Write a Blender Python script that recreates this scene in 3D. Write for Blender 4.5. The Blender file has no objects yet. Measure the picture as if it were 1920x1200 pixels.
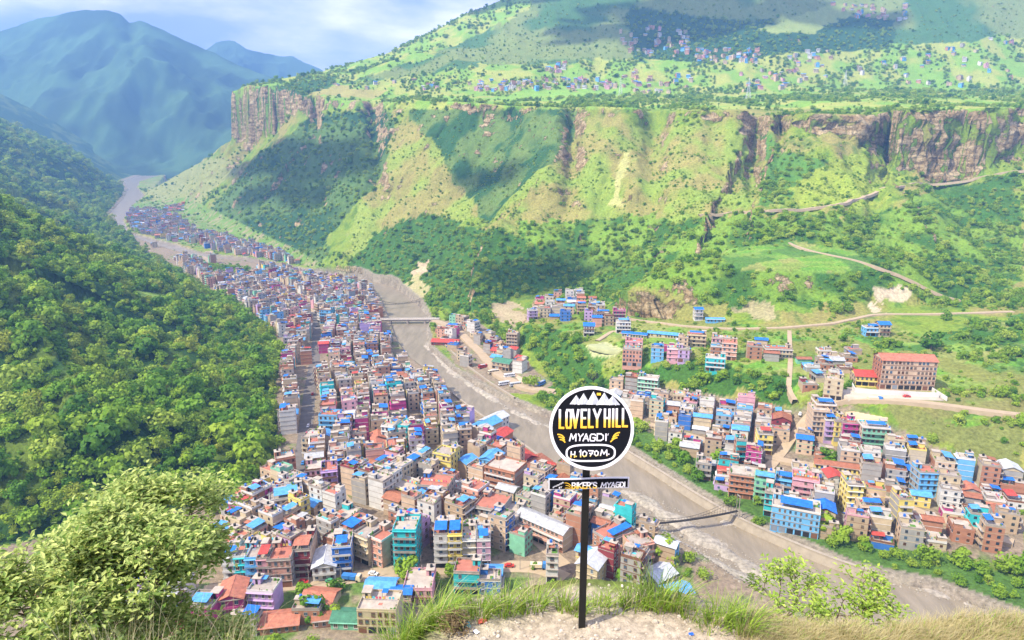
import bpy, bmesh, math, random
import numpy as np
from mathutils import Vector, Matrix, Euler
R = math.radians
SC = bpy.context.scene
COL = SC.collection
rnd = random.Random(7)

# ------------------------------------------------------------------ camera, world, sun, exposure
PITCH = 13.0
FPX = 1200.0                       # focal length in photo pixels (photo is 1920 wide)
CAMZ = 160.0
cam_d = bpy.data.cameras.new('camera'); cam = bpy.data.objects.new('camera', cam_d); COL.objects.link(cam)
cam.location = (0, 0, CAMZ); cam.rotation_euler = (R(90-PITCH), 0, 0)
cam_d.sensor_width = 36.0; cam_d.lens = 36.0*FPX/1920.0
cam_d.clip_start = 0.2; cam_d.clip_end = 60000
SC.camera = cam

SUN_EL, SUN_AZ = 50.0, 208.0       # azimuth: direction TOWARDS the sun, degrees from +X counter-clockwise
sunv = Vector((math.cos(R(SUN_EL))*math.cos(R(SUN_AZ)), math.cos(R(SUN_EL))*math.sin(R(SUN_AZ)), math.sin(R(SUN_EL))))
sd = bpy.data.lights.new('sun', 'SUN'); so = bpy.data.objects.new('sun', sd); COL.objects.link(so)
sd.energy = 5.0; sd.angle = R(0.5); sd.color = (1.0, 0.91, 0.74)
so.rotation_euler = sunv.to_track_quat('Z', 'Y').to_euler(); so.location = (-200, -50, 400)

W = bpy.data.worlds.new('World'); SC.world = W; W.use_nodes = True
nt = W.node_tree; N = nt.nodes; L = nt.links; N.clear()
out = N.new('ShaderNodeOutputWorld'); bg = N.new('ShaderNodeBackground'); bg.inputs[1].default_value = 0.062
sky = N.new('ShaderNodeTexSky'); sky.sky_type = 'NISHITA'; sky.sun_disc = False
sky.sun_elevation = R(SUN_EL); sky.sun_rotation = R(90-SUN_AZ); sky.altitude = 900; sky.dust_density = 1.5
tc = N.new('ShaderNodeTexCoord'); mp = N.new('ShaderNodeMapping'); mp.inputs['Scale'].default_value = (1.0, 1.0, 3.2)
n1 = N.new('ShaderNodeTexNoise'); n1.inputs['Scale'].default_value = 2.6; n1.inputs['Detail'].default_value = 9; n1.inputs['Roughness'].default_value = 0.55
n2 = N.new('ShaderNodeTexNoise'); n2.inputs['Scale'].default_value = 1.3; n2.inputs['Detail'].default_value = 4
r1 = N.new('ShaderNodeValToRGB'); r2 = N.new('ShaderNodeValToRGB')
r1.color_ramp.elements[0].position = 0.42; r1.color_ramp.elements[0].color = (6.5, 7.0, 12.5, 1)
r1.color_ramp.elements[1].position = 0.68; r1.color_ramp.elements[1].color = (29, 25.5, 28.0, 1)
e = r1.color_ramp.elements.new(0.52); e.color = (13.0, 12.2, 16.0, 1)
r2.color_ramp.elements[0].position = 0.30; r2.color_ramp.elements[1].position = 0.46
mx = N.new('ShaderNodeMix'); mx.data_type = 'RGBA'
L.new(tc.outputs['Generated'], mp.inputs[0]); L.new(mp.outputs[0], n1.inputs[0]); L.new(mp.outputs[0], n2.inputs[0])
L.new(n1.outputs[0], r1.inputs[0]); L.new(n2.outputs[0], r2.inputs[0])
L.new(r2.outputs[0], mx.inputs[0]); L.new(sky.outputs[0], mx.inputs[6]); L.new(r1.outputs[0], mx.inputs[7])
L.new(mx.outputs[2], bg.inputs[0]); L.new(bg.outputs[0], out.inputs[0])

SC.view_settings.view_transform = 'Standard'; SC.view_settings.look = 'None'
SC.view_settings.exposure = 0.88; SC.view_settings.gamma = 1.0; SC.view_settings.use_curve_mapping = False
cy = SC.cycles
cy.max_bounces = 4; cy.diffuse_bounces = 2; cy.glossy_bounces = 2; cy.transmission_bounces = 2; cy.transparent_max_bounces = 4
cy.volume_bounces = 0; cy.caustics_reflective = False; cy.caustics_refractive = False

# ------------------------------------------------------------------ helpers
def setp(o, label=None, cat=None, group=None, kind=None):
    if label: o['label'] = label
    if cat: o['category'] = cat
    if group: o['group'] = group
    if kind: o['kind'] = kind
    return o
def link(name, me, parent=None, loc=None, rz=None):
    o = bpy.data.objects.new(name, me); COL.objects.link(o)
    if parent is not None: o.parent = parent
    if loc is not None: o.location = loc
    if rz is not None: o.rotation_euler = (0, 0, rz)
    return o
def empty(name, loc, rz=0.0):
    o = bpy.data.objects.new(name, None); COL.objects.link(o); o.location = loc; o.rotation_euler = (0, 0, rz)
    o.empty_display_size = 0.5
    return o

class MB:
    """collects boxes, tubes and quads with material slots"""
    def __init__(s): s.v = []; s.f = []; s.m = []; s.mats = []
    def mi(s, mat):
        if mat not in s.mats: s.mats.append(mat)
        return s.mats.index(mat)
    def box(s, c, d, mat, rz=0.0, top=None, ax=None):
        """c centre of base, d full size; top=(sx,sy) scales the top face"""
        n = len(s.v); hx, hy, hz = d[0]/2, d[1]/2, d[2]
        tx, ty = top if top else (1, 1)
        ca, sa = math.cos(rz), math.sin(rz)
        for (x, y, z) in ((-hx,-hy,0),(hx,-hy,0),(hx,hy,0),(-hx,hy,0),(-hx*tx,-hy*ty,hz),(hx*tx,-hy*ty,hz),(hx*tx,hy*ty,hz),(-hx*tx,hy*ty,hz)):
            s.v.append((c[0]+x*ca-y*sa, c[1]+x*sa+y*ca, c[2]+z))
        k = s.mi(mat)
        for q in ((0,3,2,1),(4,5,6,7),(0,1,5,4),(1,2,6,5),(2,3,7,6),(3,0,4,7)):
            s.f.append(tuple(n+i for i in q)); s.m.append(k)
    def poly(s, pts, mat):
        n = len(s.v); s.v += [tuple(p) for p in pts]; s.f.append(tuple(range(n, n+len(pts)))); s.m.append(s.mi(mat))
    def tube(s, p0, p1, r0, r1, mat, k=6, cap=True):
        p0 = Vector(p0); p1 = Vector(p1); d = (p1-p0)
        if d.length < 1e-6: return
        q = d.to_track_quat('Z', 'Y'); n = len(s.v)
        for (p, r) in ((p0, r0), (p1, r1)):
            for i in range(k):
                a = 2*math.pi*i/k
                s.v.append(tuple(p + q @ Vector((r*math.cos(a), r*math.sin(a), 0))))
        m = s.mi(mat)
        for i in range(k):
            j = (i+1) % k
            s.f.append((n+i, n+j, n+k+j, n+k+i)); s.m.append(m)
        if cap:
            s.f.append(tuple(n+k+i for i in range(k))); s.m.append(m)
            s.f.append(tuple(n+k-1-i for i in range(k))); s.m.append(m)
    def mesh(s, name):
        me = bpy.data.meshes.new(name); me.from_pydata(s.v, [], s.f)
        for m in s.mats: me.materials.append(m)
        me.polygons.foreach_set('material_index', s.m)
        me.update(); return me
    def build(s, name, parent=None, loc=None, rz=None):
        return link(name, s.mesh(name), parent, loc, rz)

# ---- materials
def mat_new(name):
    m = bpy.data.materials.new(name); m.use_nodes = True
    nt = m.node_tree; b = nt.nodes['Principled BSDF']
    return m, nt, b
def simple(name, col, rough=0.8, var=0.18, scale=0.6, bump=0.0, metal=0.0, grime=0.0):
    m, nt, b = mat_new(name)
    b.inputs['Roughness'].default_value = rough; b.inputs['Metallic'].default_value = metal
    b.inputs['Specular IOR Level'].default_value = 0.25
    g = nt.nodes.new('ShaderNodeNewGeometry')
    n = nt.nodes.new('ShaderNodeTexNoise'); n.inputs['Scale'].default_value = scale; n.inputs['Detail'].default_value = 5; n.inputs['Roughness'].default_value = 0.65
    nt.links.new(g.outputs['Position'], n.inputs[0])
    mr = nt.nodes.new('ShaderNodeMapRange'); mr.inputs[1].default_value = 0.25; mr.inputs[2].default_value = 0.75
    mr.inputs[3].default_value = 1-var-grime; mr.inputs[4].default_value = 1+var
    nt.links.new(n.outputs[0], mr.inputs[0])
    mm = nt.nodes.new('ShaderNodeMix'); mm.data_type = 'RGBA'; mm.blend_type = 'MULTIPLY'; mm.inputs[0].default_value = 1.0
    mm.inputs[6].default_value = (*col, 1); nt.links.new(mr.outputs[0], mm.inputs[7]); nt.links.new(mm.outputs[2], b.inputs['Base Color'])
    if bump > 0:
        bp = nt.nodes.new('ShaderNodeBump'); bp.inputs['Strength'].default_value = bump; bp.inputs['Distance'].default_value = 0.3
        nt.links.new(n.outputs[0], bp.inputs['Height']); nt.links.new(bp.outputs[0], b.inputs['Normal'])
    return m

# ---- numpy noise
_rng = np.random.RandomState(11); _T = _rng.rand(8, 256, 256).astype(np.float32)
def vn(x, y, s=0):
    xi = np.floor(x).astype(np.int64); yi = np.floor(y).astype(np.int64)
    fx = x-xi; fy = y-yi; fx = fx*fx*(3-2*fx); fy = fy*fy*(3-2*fy)
    T = _T[s % 8]; a = xi & 255; b = (xi+1) & 255; c = yi & 255; d = (yi+1) & 255
    return (T[c, a]*(1-fx)+T[c, b]*fx)*(1-fy)+(T[d, a]*(1-fx)+T[d, b]*fx)*fy
def fbm(x, y, o=4, s=0, g=0.5):
    r = 0; a = 1; t = 0
    for i in range(o):
        r = r + a*vn(x*2**i+17.3*i, y*2**i+5.1*i, s+i); t += a; a *= g
    return r/t
def ridged(x, y, o=4, s=0):
    r = 0; a = 1; t = 0
    for i in range(o):
        r = r + a*(1-np.abs(2*vn(x*2**i+3.7*i, y*2**i+9.1*i, s+i)-1)); t += a; a *= 0.5
    return r/t
def sstep(a, b, x):
    t = np.clip((x-a)/(b-a), 0, 1); return t*t*(3-2*t)

# ---- camera rays in photo pixels, used only to find world positions on the ground
CP, SP = math.cos(R(PITCH)), math.sin(R(PITCH))
def ray(px, py):
    a = (px-960.0)/FPX; b = (py-600.0)/FPX
    return a, CP-b*SP, -SP-b*CP
def proj(x, y, z):
    z = z-CAMZ; dep = y*CP-z*SP; up = y*SP+z*CP
    dep = np.maximum(dep, 1e-3)
    return 960+FPX*x/dep, 600-FPX*up/dep
FY = np.array([-2000, 900, 1000, 1150, 1400, 1600, 1900, 2450, 3500, 6000]); FZ = np.array([0, 0, 3, 9, 30, 48, 68, 103, 150, 220.])
def floorz(y): return np.interp(y, FY, FZ)
def onfloor(px, py, dz=0.0):
    dx, dy, dz_ = ray(px, py); t = 100.0; prev = t
    while t < 6000:
        if CAMZ+dz_*t < floorz(dy*t)+dz: break
        prev = t; t *= 1.01
    for _ in range(30):
        m = (prev+t)/2
        if CAMZ+dz_*m < floorz(dy*m)+dz: t = m
        else: prev = m
    return dx*t, dy*t
def atz(px, py, z):
    dx, dy, dz = ray(px, py); t = (z-CAMZ)/dz; return dx*t, dy*t
def att(px, py, t):
    dx, dy, dz = ray(px, py); return dx*t, dy*t, CAMZ+dz*t
def pline(x, y, P, vals=None):
    """signed distance to polyline P (n,2): positive left of travel; interpolated vals"""
    P = np.asarray(P, float); best = np.full(x.shape, 1e18); sg = np.ones(x.shape); ss = np.zeros(x.shape)
    acc = 0.0
    V = None if vals is None else [np.zeros(x.shape) for _ in vals]
    for i in range(len(P)-1):
        ax, ay = P[i]; bx, by = P[i+1]; ex, ey = bx-ax, by-ay; l2 = ex*ex+ey*ey; l = math.sqrt(l2)
        t = ((x-ax)*ex+(y-ay)*ey)/l2
        tc_ = np.clip(t, 0, 1); dx = x-(ax+tc_*ex); dy = y-(ay+tc_*ey); d = dx*dx+dy*dy
        cr = (ex*(y-ay)-ey*(x-ax))/l
        # tie-break at shared vertices: keep the segment whose line is farther
        w = (d < best-1e-6) | ((np.abs(d-best) <= 1e-6) & (np.abs(cr) > np.abs(sg)))
        best = np.where(w, d, best); sg = np.where(w, cr, sg); ss = np.where(w, acc+tc_*l, ss)
        if V is not None:
            for k, vv in enumerate(vals): V[k] = np.where(w, vv[i]*(1-tc_)+vv[i+1]*tc_, V[k])
        acc += l
    return np.sqrt(best)*np.sign(sg), ss, V
def inpoly(x, y, P):
    P = np.asarray(P, float); r = np.zeros(np.shape(x), bool); n = len(P)
    for i in range(n):
        x0, y0 = P[i]; x1, y1 = P[(i+1) % n]
        if y0 == y1: continue
        c = ((y0 > y) != (y1 > y)) & (x < (x1-x0)*(y-y0)/(y1-y0)+x0); r ^= c
    return r
def pdist(x, y, P):
    return np.abs(pline(x, y, list(P)+[P[0]])[0])

# ------------------------------------------------------------------ plan of the valley
RL = [(1920,1330),(1760,1235),(1600,1170),(1480,1135),(1380,1095),(1300,1040),(1215,995),(1130,935),(1040,880),(965,832),(885,775),(820,715),(765,672),(742,640),(728,600),(712,560),(700,543),(660,530),(593,516),(527,504),(460,492),(400,486),(345,477),(305,465),(277,456),(235,440),(193,414),(210,395),(228,375),(240,355),(232,340),(262,330),(300,322)]
RR = [(1920,1165),(1760,1105),(1600,1072),(1520,1035),(1380,972),(1300,925),(1180,848),(1110,812),(1020,778),(930,742),(850,695),(808,655),(802,625),(808,600),(790,575),(762,552),(745,540),(690,524),(640,514),(560,502),(480,486),(420,480),(370,472),(330,459),(290,449),(242,436),(232,412),(250,385),(272,368),(258,352),(262,341),(290,332),(330,322)]
RLw = [onfloor(a, b, -3) for a, b in RL]; RRw = [onfloor(a, b, -3) for a, b in RR]
RIVER = np.array(RLw + RRw[::-1])
# foot of the great far slope (right to left) and its height
FT = [(2150,515,60),(1920,540,55),(1760,562,50),(1600,590,44),(1480,610,40),(1290,600,35),(1180,590,30),(1050,548,22),(960,562,14),(885,602,5),(830,592,1.5),(785,572,1.5),(745,541,1.5),(690,526,1.5),(600,509,3),(540,486,9),(440,440,30),(360,402,53),(300,382,70),(276,360,98),(330,335,115)]
FTw = [atz(a, b, c) for a, b, c in FT] + [(-1500, 3300)]; FTz = [c for *_, c in FT] + [150]
# rim of the plateau (right to left): px, py, distance, cliff height
RM = [(2150,200,850,30),(1920,200,850,60),(1760,207,860,82),(1700,207,868,80),(1655,215,885,40),(1600,215,885,46),(1500,214,900,34),(1440,216,925,30),(1405,208,940,18),(1300,206,960,14),(1240,212,985,4),(1200,202,1000,16),(1100,199,1030,12),(1060,202,1080,8),(960,198,1120,24),(880,192,1160,20),(800,190,1260,2),(740,190,1400,12),(640,188,1560,16),(560,190,1650,40),(500,190,1740,95),(436,196,1850,120)]
RMw = [att(a, b, t)[:2] for a, b, t, _ in RM] + [(-860, 2250), (-700, 2900), (-500, 3600)]
RMz = [att(a, b, t)[2] for a, b, t, _ in RM] + [352, 380, 420]; RMc = [c for *_, c in RM] + [60, 10, 5]
RX = np.array([p[0] for p in RMw[:-3]]+[-3000.]); RY = np.array([p[1] for p in RMw[:-3]]+[1942.]); RZ = np.array(RMz[:-3]+[352.])
# foot of the wooded hill on the left
LFw = [(-900,215),(-226,250),(-197,263),(-170,277),(-142,297),(-131,332),(-152,387),(-176,450),(-216,581),(-290,700),(-374,816),(-553,1043),(-720,1240),(-896,1500)] + [onfloor(a, b, 0) for a, b in ((186,412),(205,393),(222,374),(232,354),(222,338),(258,326))]
CREST = [(990,0,2400),(840,68,2400),(720,108,2400),(640,148,2300)]

def height(x, y):
    x = np.asarray(x, float); y = np.asarray(y, float)
    fl = floorz(y)
    sf, s1, V = pline(x, y, FTw, [FTz]); sf = -sf           # positive on the mountain side
    zf = V[0]
    sr, s2, V = pline(x, y, RMw, [RMz, RMc]); sr = -sr
    zr, ch = V
    # ragged rim: clefts and buttresses
    nr = (fbm(s2/55, y*0+.5, 3, 1)-.5)*52 + (fbm(s2/15, y*0+2.5, 2, 3)-.5)*5
    pxr, _ = proj(x, y, zr)
    for (c, w, dp) in ((1422, 13, 60), (1468, 9, 28), (1655, 10, 40), (1672, 10, 75), (1232, 26, 70), (1075, 18, 60), (700, 14, 50), (590,8,20)):
        nr = nr + dp*np.exp(-((pxr-c)/w)**2)
    srn = sr-nr*sstep(400, 0, np.abs(sr))
    df = np.maximum(sf, 0); dr = np.maximum(-srn-12, 0); u = df/(df+dr+1e-6)
    ua = u
    # spurs and gullies run down the slope
    sl = s1*0.5+s2*0.5
    wob = (fbm(x/160, y/160, 3, 5)-.5)*120
    g1 = ridged((sl+wob)/150, u*1.3+3, 2, 2); g2 = ridged((sl+wob*.7)/48, u*2.2+7, 3, 4)
    env = np.sin(np.pi*np.clip(u, 0, 1)**1.25)**1.1*(1-.5*u)
    env = np.maximum(env, 0)
    ch = ch*(.45+1.0*fbm(s2/70, y*0+4, 3, 7))
    face = zf+(zr-ch-zf)*(0.8*u+0.2*u**2)
    face = face+env*((g1-.6)*70+(g2-.55)*26)+ (fbm(x/32, y/32, 5, 1)-.5)*22*sstep(0, 40, df)+(ridged(x/70+y/200, y/70, 3, 6)-.6)*12*sstep(0, 60, df)*env
    # mid-slope bench with fields on the right
    b1 = np.exp(-(((x-255)/150)**2+((y-590)/38)**2)**2)
    face = face*(1-b1)+b1*(84+(y-590)*.16)
    # plateau and the mountain behind
    o_ = np.argsort(RX)
    yr = np.interp(x, RX[o_], RY[o_]); zx = np.interp(x, RX[o_], RZ[o_])
    p = np.maximum(y-yr, 0)
    plat = zx+.06*np.minimum(p, 60)+.15*np.maximum(p-60, 0)+(fbm(x/120, y/120, 4, 2)-.5)*12*sstep(0, 120, p)
    cx = np.where(x < 65, 482+.452*(x+613), 789+.25*(x-65))+(fbm(x/90, y*0+1, 4, 4)-.5)*20
    m_ = sstep(1450, 2900, y)*2; m_ = np.clip((y-1600)/800, 0, 1)**1.35
    plat = plat+np.maximum(cx-plat, 0)*m_+(ridged(x/330, y/420, 4, 3)-.62)*90*np.sin(np.pi*np.clip((y-1500)/950, 0, 1))
    plat = np.where(y > 2400, np.minimum(plat, cx-.35*(y-2400)), plat)
    plat = plat-(np.maximum(-840-x, 0))*.5
    # cliff band
    k = sstep(-13, 0, srn+ (fbm(x/13, y/13, 4, 6)-.5)*9)
    ch2 = ch*(0.75+.5*fbm(s2/60, y*0, 2, 7))
    led = 0.22*ch*(np.floor(vn(s2/25, srn/9, 5)*3)/3)*sstep(-26, -14, srn)*(1-k)
    cl = face + k*(plat-face) + led*0.5
    mtn = np.where(srn > 0, plat, cl)
    # valley floor right of the river up to the foot
    db = np.abs(pline(x, y, RRw)[0]); q = db/(db+np.maximum(-sf, 0)+1e-6)
    bluff = sstep(0.30, 0.5, q)*.55+.45*q
    val = fl+np.maximum(zf-fl, 0)*bluff*sstep(0, 30, db)
    ter = np.floor((val)/1.6)*1.6+1.6*sstep(.55, 1, (val/1.6) % 1)
    val = np.where((zf > 12) & (y < 800) & (x > -20), val*.25+ter*.75, val)
    z = np.where(sf > 0, mtn, val)
    # left of the river: flat town
    sL, _, _ = pline(x, y, RLw)
    left = sL > 0
    z = np.where(left, fl, z)
    # wooded hill on the left
    hl, sh, _ = pline(x, y, LFw)
    d = np.maximum(hl, 0)
    slope = 0.56+.10*np.sin(sh/90.)
    hh = fl+slope*(np.sqrt(d*d+100)-10)+ (fbm(x/60, y/60, 4, 3)-.5)*22*sstep(0, 60, d)
    hh = hh-(1-ridged(sh/120+.3, d/400, 2, 6))*26*sstep(10, 90, d)
    hh = hh+170*np.exp(-(((x+1560)/300)**2+((y-2180)/330)**2))*sstep(0, 200, d)
    hh = np.minimum(hh, fl+60+.5*d+0*x)
    z = np.where(d > 0, np.maximum(z*0+fl, hh), z)
    # hill under the camera
    ch_ = np.interp(y+ (fbm(x/30, y/30, 3, 1)-.5)*10, [-200, 0, 6, 12, 40, 100, 168, 172], [230, 158, 154, 148.5, 117, 60, 0, -2])
    z = np.where(y < 175, np.maximum(z, ch_), z)
    # river bed and banks
    near = inpoly(x, y, RIVER); dd = np.minimum(np.abs(sL), db)
    z = np.where(near, fl-5.2*sstep(0, 3.5, dd)+.0*x, z)
    return z
# ------------------------------------------------------------------ land cover (albedo painted by what grows where)
def cover(x, y, z, sx, sy):
    """returns rgb albedo, tree density; (sx,sy) terrain slope"""
    px, py = proj(x, y, z)
    wx = (fbm(x/80, y/80, 3, 2)-.5)*90+(fbm(x/14, y/14, 3, 4)-.5)*34; wy = (fbm(x/80, y/80, 3, 5)-.5)*70+(fbm(x/14, y/14, 3, 6)-.5)*34
    k = np.clip(600/np.maximum(y, 200), .3, 1.5)
    qx = px+wx*k; qy = py+wy*k
    steep = np.sqrt(sx*sx+sy*sy)
    n = fbm(x/40, y/40, 5, 3); n2 = fbm(x/9, y/9, 4, 6)
    C = lambda c: np.array(c, float)[None, :]*np.ones((len(x), 1))
    mix = lambda A, B, m: A*(1-m[:, None])+B*m[:, None]
    grass = C((.19, .27, .03)); dry = C((.27, .25, .07)); wood = C((.05, .13, .018)); bright = C((.15, .30, .03))
    dirt = C((.34, .26, .17)); rock = C((.38, .25, .14)); town = C((.26, .205, .14)); sand = C((.30, .26, .2))
    rgb = mix(grass, dry, sstep(.42, .62, n)); rgb = mix(rgb, wood, sstep(.52, .7, n2)*.6)
    den = .25+.9*sstep(.45, .62, fbm(x/55, y/55, 3, 7))-.25
    def reg(P, r=None, m=1.0): return inpoly(qx, qy, P)
    def put(mask, colr, dens=None, m=1.0):
        nonlocal rgb, den
        w = mask.astype(float)*m; rgb = mix(rgb, colr, w)
        if dens is not None: den = np.where(mask, dens, den)  # noqa
    far = (y > 0)
    # grassy sunlit buttresses
    put(reg([(1180,240),(1420,225),(1430,330),(1480,400),(1300,400),(1180,420),(1040,480),(900,470),(980,330),(1080,250)]), mix(C((.21,.29,.045)), dry, sstep(.4,.6,n)), .45)
    put(reg([(1490,370),(1550,300),(1640,300),(1690,345),(1580,385),(1500,395)]), C((.24,.31,.04)), .4)
    put(reg([(640,480),(700,330),(760,230),(860,300),(900,400),(800,470),(700,520)]), mix(C((.23,.30,.05)), dry, sstep(.4,.6,n)), .5)
    put(reg([(400,440),(440,390),(560,470),(520,480)]), C((.26,.28,.08)), .2)
    put(reg([(270,350),(410,290),(450,310),(350,405),(290,380)]), C((.25,.27,.09)), .35)
    # woods
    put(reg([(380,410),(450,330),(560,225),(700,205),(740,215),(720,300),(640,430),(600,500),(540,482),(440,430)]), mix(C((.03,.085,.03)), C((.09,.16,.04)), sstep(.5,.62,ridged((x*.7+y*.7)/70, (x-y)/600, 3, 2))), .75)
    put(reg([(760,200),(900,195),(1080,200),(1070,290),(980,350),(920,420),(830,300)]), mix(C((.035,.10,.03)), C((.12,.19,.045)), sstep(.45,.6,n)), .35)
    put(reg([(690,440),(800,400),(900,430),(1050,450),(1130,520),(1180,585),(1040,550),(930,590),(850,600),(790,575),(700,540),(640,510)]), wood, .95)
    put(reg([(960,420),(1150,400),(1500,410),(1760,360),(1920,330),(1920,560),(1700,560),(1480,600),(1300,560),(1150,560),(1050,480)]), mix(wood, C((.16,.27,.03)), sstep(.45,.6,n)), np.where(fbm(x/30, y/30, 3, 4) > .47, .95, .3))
    put(reg([(1420,240),(1470,290),(1560,300),(1480,380),(1420,400),(1440,300)]), C((.09,.20,.03)), .8)
    # slips and scars
    put(reg([(780,485),(805,482),(805,512),(778,512)]), C((.45,.36,.22)), 0)
    put(reg([(745,545),(785,505),(800,530),(780,580)]), C((.36,.33,.15)), .05)
    put(reg([(905,600),(950,580),(985,610),(940,640)]), C((.38,.31,.18)), .05)
    put(reg([(1160,300),(1180,270),(1172,330),(1166,375),(1154,370)]), C((.38,.38,.13)), 0)
    put(reg([(1380,570),(1440,575),(1430,610),(1390,605)]), C((.34,.29,.16)), .15, .8)
    put(reg([(1630,550),(1710,548),(1715,575),(1640,585)]), C((.50,.42,.27)), .0)
    put(reg([(1180,540),(1380,560),(1360,600),(1200,600)]), C((.24,.24,.06)), .1)
    cell = vn(np.floor((x*.9+y*.3)/17)*.731, np.floor((y*.9-x*.3)/9)*.617, 4)
    lines = (np.floor(z/1.6) % 2 == 0)
    fld = mix(C((.13,.28,.03)), C((.24,.33,.06)), lines.astype(float)*.5); fld = mix(fld, C((.27,.27,.08)), sstep(.5,.7,cell)*.8); fld = mix(fld, C((.07,.16,.03)), sstep(.35,.25,cell)*.8)
    put(inpoly(px, py, [(1340,470),(1480,450),(1600,470),(1640,500),(1560,515),(1380,505)]), fld, .08)
    put(inpoly(px, py, [(1000,610),(1180,590),(1480,615),(1700,620),(1760,640),(1920,640),(1920,800),(1740,735),(1600,735),(1480,745),(1380,720),(1190,700),(1120,690),(1060,650)]), mix(fld, C((.20,.22,.05)), sstep(.5,.62,n)), .34)
    put(inpoly(px, py, [(1100,650),(1135,640),(1170,655),(1150,670),(1110,668)]), C((.40,.42,.20)), .0)
    put(reg([(970,620),(1060,640),(1120,680),(1190,700),(1250,720),(1180,745),(1100,735),(1010,700),(960,660)]), wood, .9)
    put(reg([(1190,695),(1260,690),(1340,680),(1480,730),(1480,770),(1380,745),(1250,730)]), wood, .9)
    put(inpoly(qx, qy, [(1560,615),(1600,640),(1700,640),(1760,600),(1930,590),(1930,700),(1760,690),(1640,670),(1580,665),(1540,650)]), mix(wood, fld, sstep(.4,.5,n)), np.where(fbm(x/16, y/16, 3, 2) > .48, .95, .25))
    put(inpoly(qx, qy, [(1740,760),(1930,760),(1930,860),(1780,850),(1700,800)]), mix(fld, C((.2,.2,.06)), sstep(.45,.55,n)), np.where(fbm(x/14, y/14, 3, 6) > .5, .9, .2))
    put(inpoly(qx, qy, [(1000,700),(1110,700),(1120,740),(1060,790),(1010,760)]), wood, .8)
    # plateau
    pl = (py < 205) & (z > 225)
    put(pl, mix(C((.18,.32,.04)), C((.30,.34,.07)), sstep(.4,.6,n)), np.where(fbm(x/45, y/70, 3, 4) > .52, .9, .12))
    put(pl & inpoly(qx, qy, [(780,188),(880,178),(1180,160),(1200,172),(1000,185),(850,192)]), C((.20,.36,.05)), .04)
    put(pl & inpoly(qx, qy, [(560,185),(640,160),(720,170),(700,188)]), C((.30,.28,.08)), .12)
    put(pl & inpoly(qx, qy, [(440,195),(500,160),(640,140),(620,168),(560,184)]), C((.05,.12,.03)), .9)
    put(pl & inpoly(qx, qy, [(640,160),(800,110),(990,20),(1000,-100),(2000,-100),(2000,60),(1500,100),(1200,110),(900,125)]), mix(C((.06,.14,.04)), C((.17,.22,.06)), sstep(.45,.6,fbm(x/150, y/150, 4, 1))), .55)
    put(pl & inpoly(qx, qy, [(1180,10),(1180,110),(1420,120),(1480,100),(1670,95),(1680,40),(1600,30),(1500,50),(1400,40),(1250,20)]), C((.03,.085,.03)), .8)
    put(pl & inpoly(qx, qy, [(1420,60),(1560,10),(1620,20),(1530,60)]), C((.24,.30,.08)), .05)
    # left hill
    hl = pline(x, y, LFw)[0]
    put((hl > 0) & (y > 175), mix(C((.03,.075,.015)), C((.10,.15,.02)), sstep(.5,.66,n)), .98)
    put((hl > 0) & inpoly(px, py, [(255,545),(330,555),(320,570),(250,560)]), C((.22,.33,.05)), .05)
    # rock where it is steep
    rk = sstep(1.5, 2.3, steep+ (n2-.5)*1.6+(n-.5)*2.0)*(z > 8)*(hl < 0)
    streak = fbm(x/7, z/9, 5, 2)
    rk3 = mix(rock, C((.58,.43,.26)), sstep(.4,.6,streak)); rk3 = mix(rk3, C((.15,.12,.09)), sstep(.55,.66,fbm(x/14, z/10, 4, 4)))
    gp = sstep(.50, .58, fbm(x/20, z/9, 4, 6)); rk = rk*(1-.85*gp)
    rocky = rk.copy(); rgb = mix(rgb, rk3, rk*.0); den = np.where(steep > 1.8, np.where(gp > .5, .6, 0), den)
    # town ground
    sL = pline(x, y, RLw)[0]; sR = pline(x, y, RRw)[0]
    lt = (sL > 0) & (hl < 0) & (y > 150)
    put(lt, mix(town, C((.12,.17,.05)), sstep(.6,.75,n2)*.8), .10)
    put(lt & inpoly(px, py, [(60,1030),(420,1100),(760,1085),(1040,1085),(1300,1060),(1300,1260),(60,1260)]), mix(C((.30,.24,.16)), C((.12,.19,.04)), sstep(.4,.6,n2)), .30)
    put(inpoly(px, py, [(1100,735),(1190,720),(1300,735),(1480,765),(1600,760),(1760,840),(1920,880),(1920,1060),(1760,1040),(1600,1010),(1400,930),(1300,850),(1190,800)]), mix(town, C((.12,.18,.05)), sstep(.5,.7,n2)*.8), .05)
    put(inpoly(px, py, [(820,600),(900,605),(960,650),(1010,700),(1040,720),(1000,740),(930,735),(850,680)]), mix(town, C((.14,.2,.05)), sstep(.55,.7,n2)*.6), .05)
    put(inpoly(px, py, [(250,380),(350,370),(560,470),(620,505),(480,485),(300,450),(240,420)]), mix(C((.30,.27,.14)), C((.14,.24,.04)), sstep(.30,.5,n2)), .30)
    put(inpoly(px, py, [(330,475),(400,470),(400,500),(340,510)]), C((.36,.29,.20)), .05)
    put(reg([(1480,765),(1580,745),(1600,800),(1700,790),(1920,830),(1920,900),(1760,860),(1660,840),(1660,800)]), C((.17,.19,.05)), .3)
    put(inpoly(px, py, [(372,492),(470,500),(480,522),(400,520)]), wood, .9)
    # bank right of river: green strip
    dR = np.abs(sR)
    put((sR < 0) & (dR > 3.5) & (dR < 24) & (y < 420), C((.08,.16,.03)), .85)
    put((sR < 0) & (dR <= 3.5) & (y < 1000), C((.25,.22,.16)), .0)
    # river bed: gravel
    inr = inpoly(x, y, RIVER)
    put(inr, mix(C((.30,.26,.20)), C((.20,.17,.13)), sstep(.4,.6,n2)), 0)
    # camera hill
    put(y < 172, C((.12,.17,.04)), 0)
    rocky = rocky*(~lt)*(z > 12)
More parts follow.
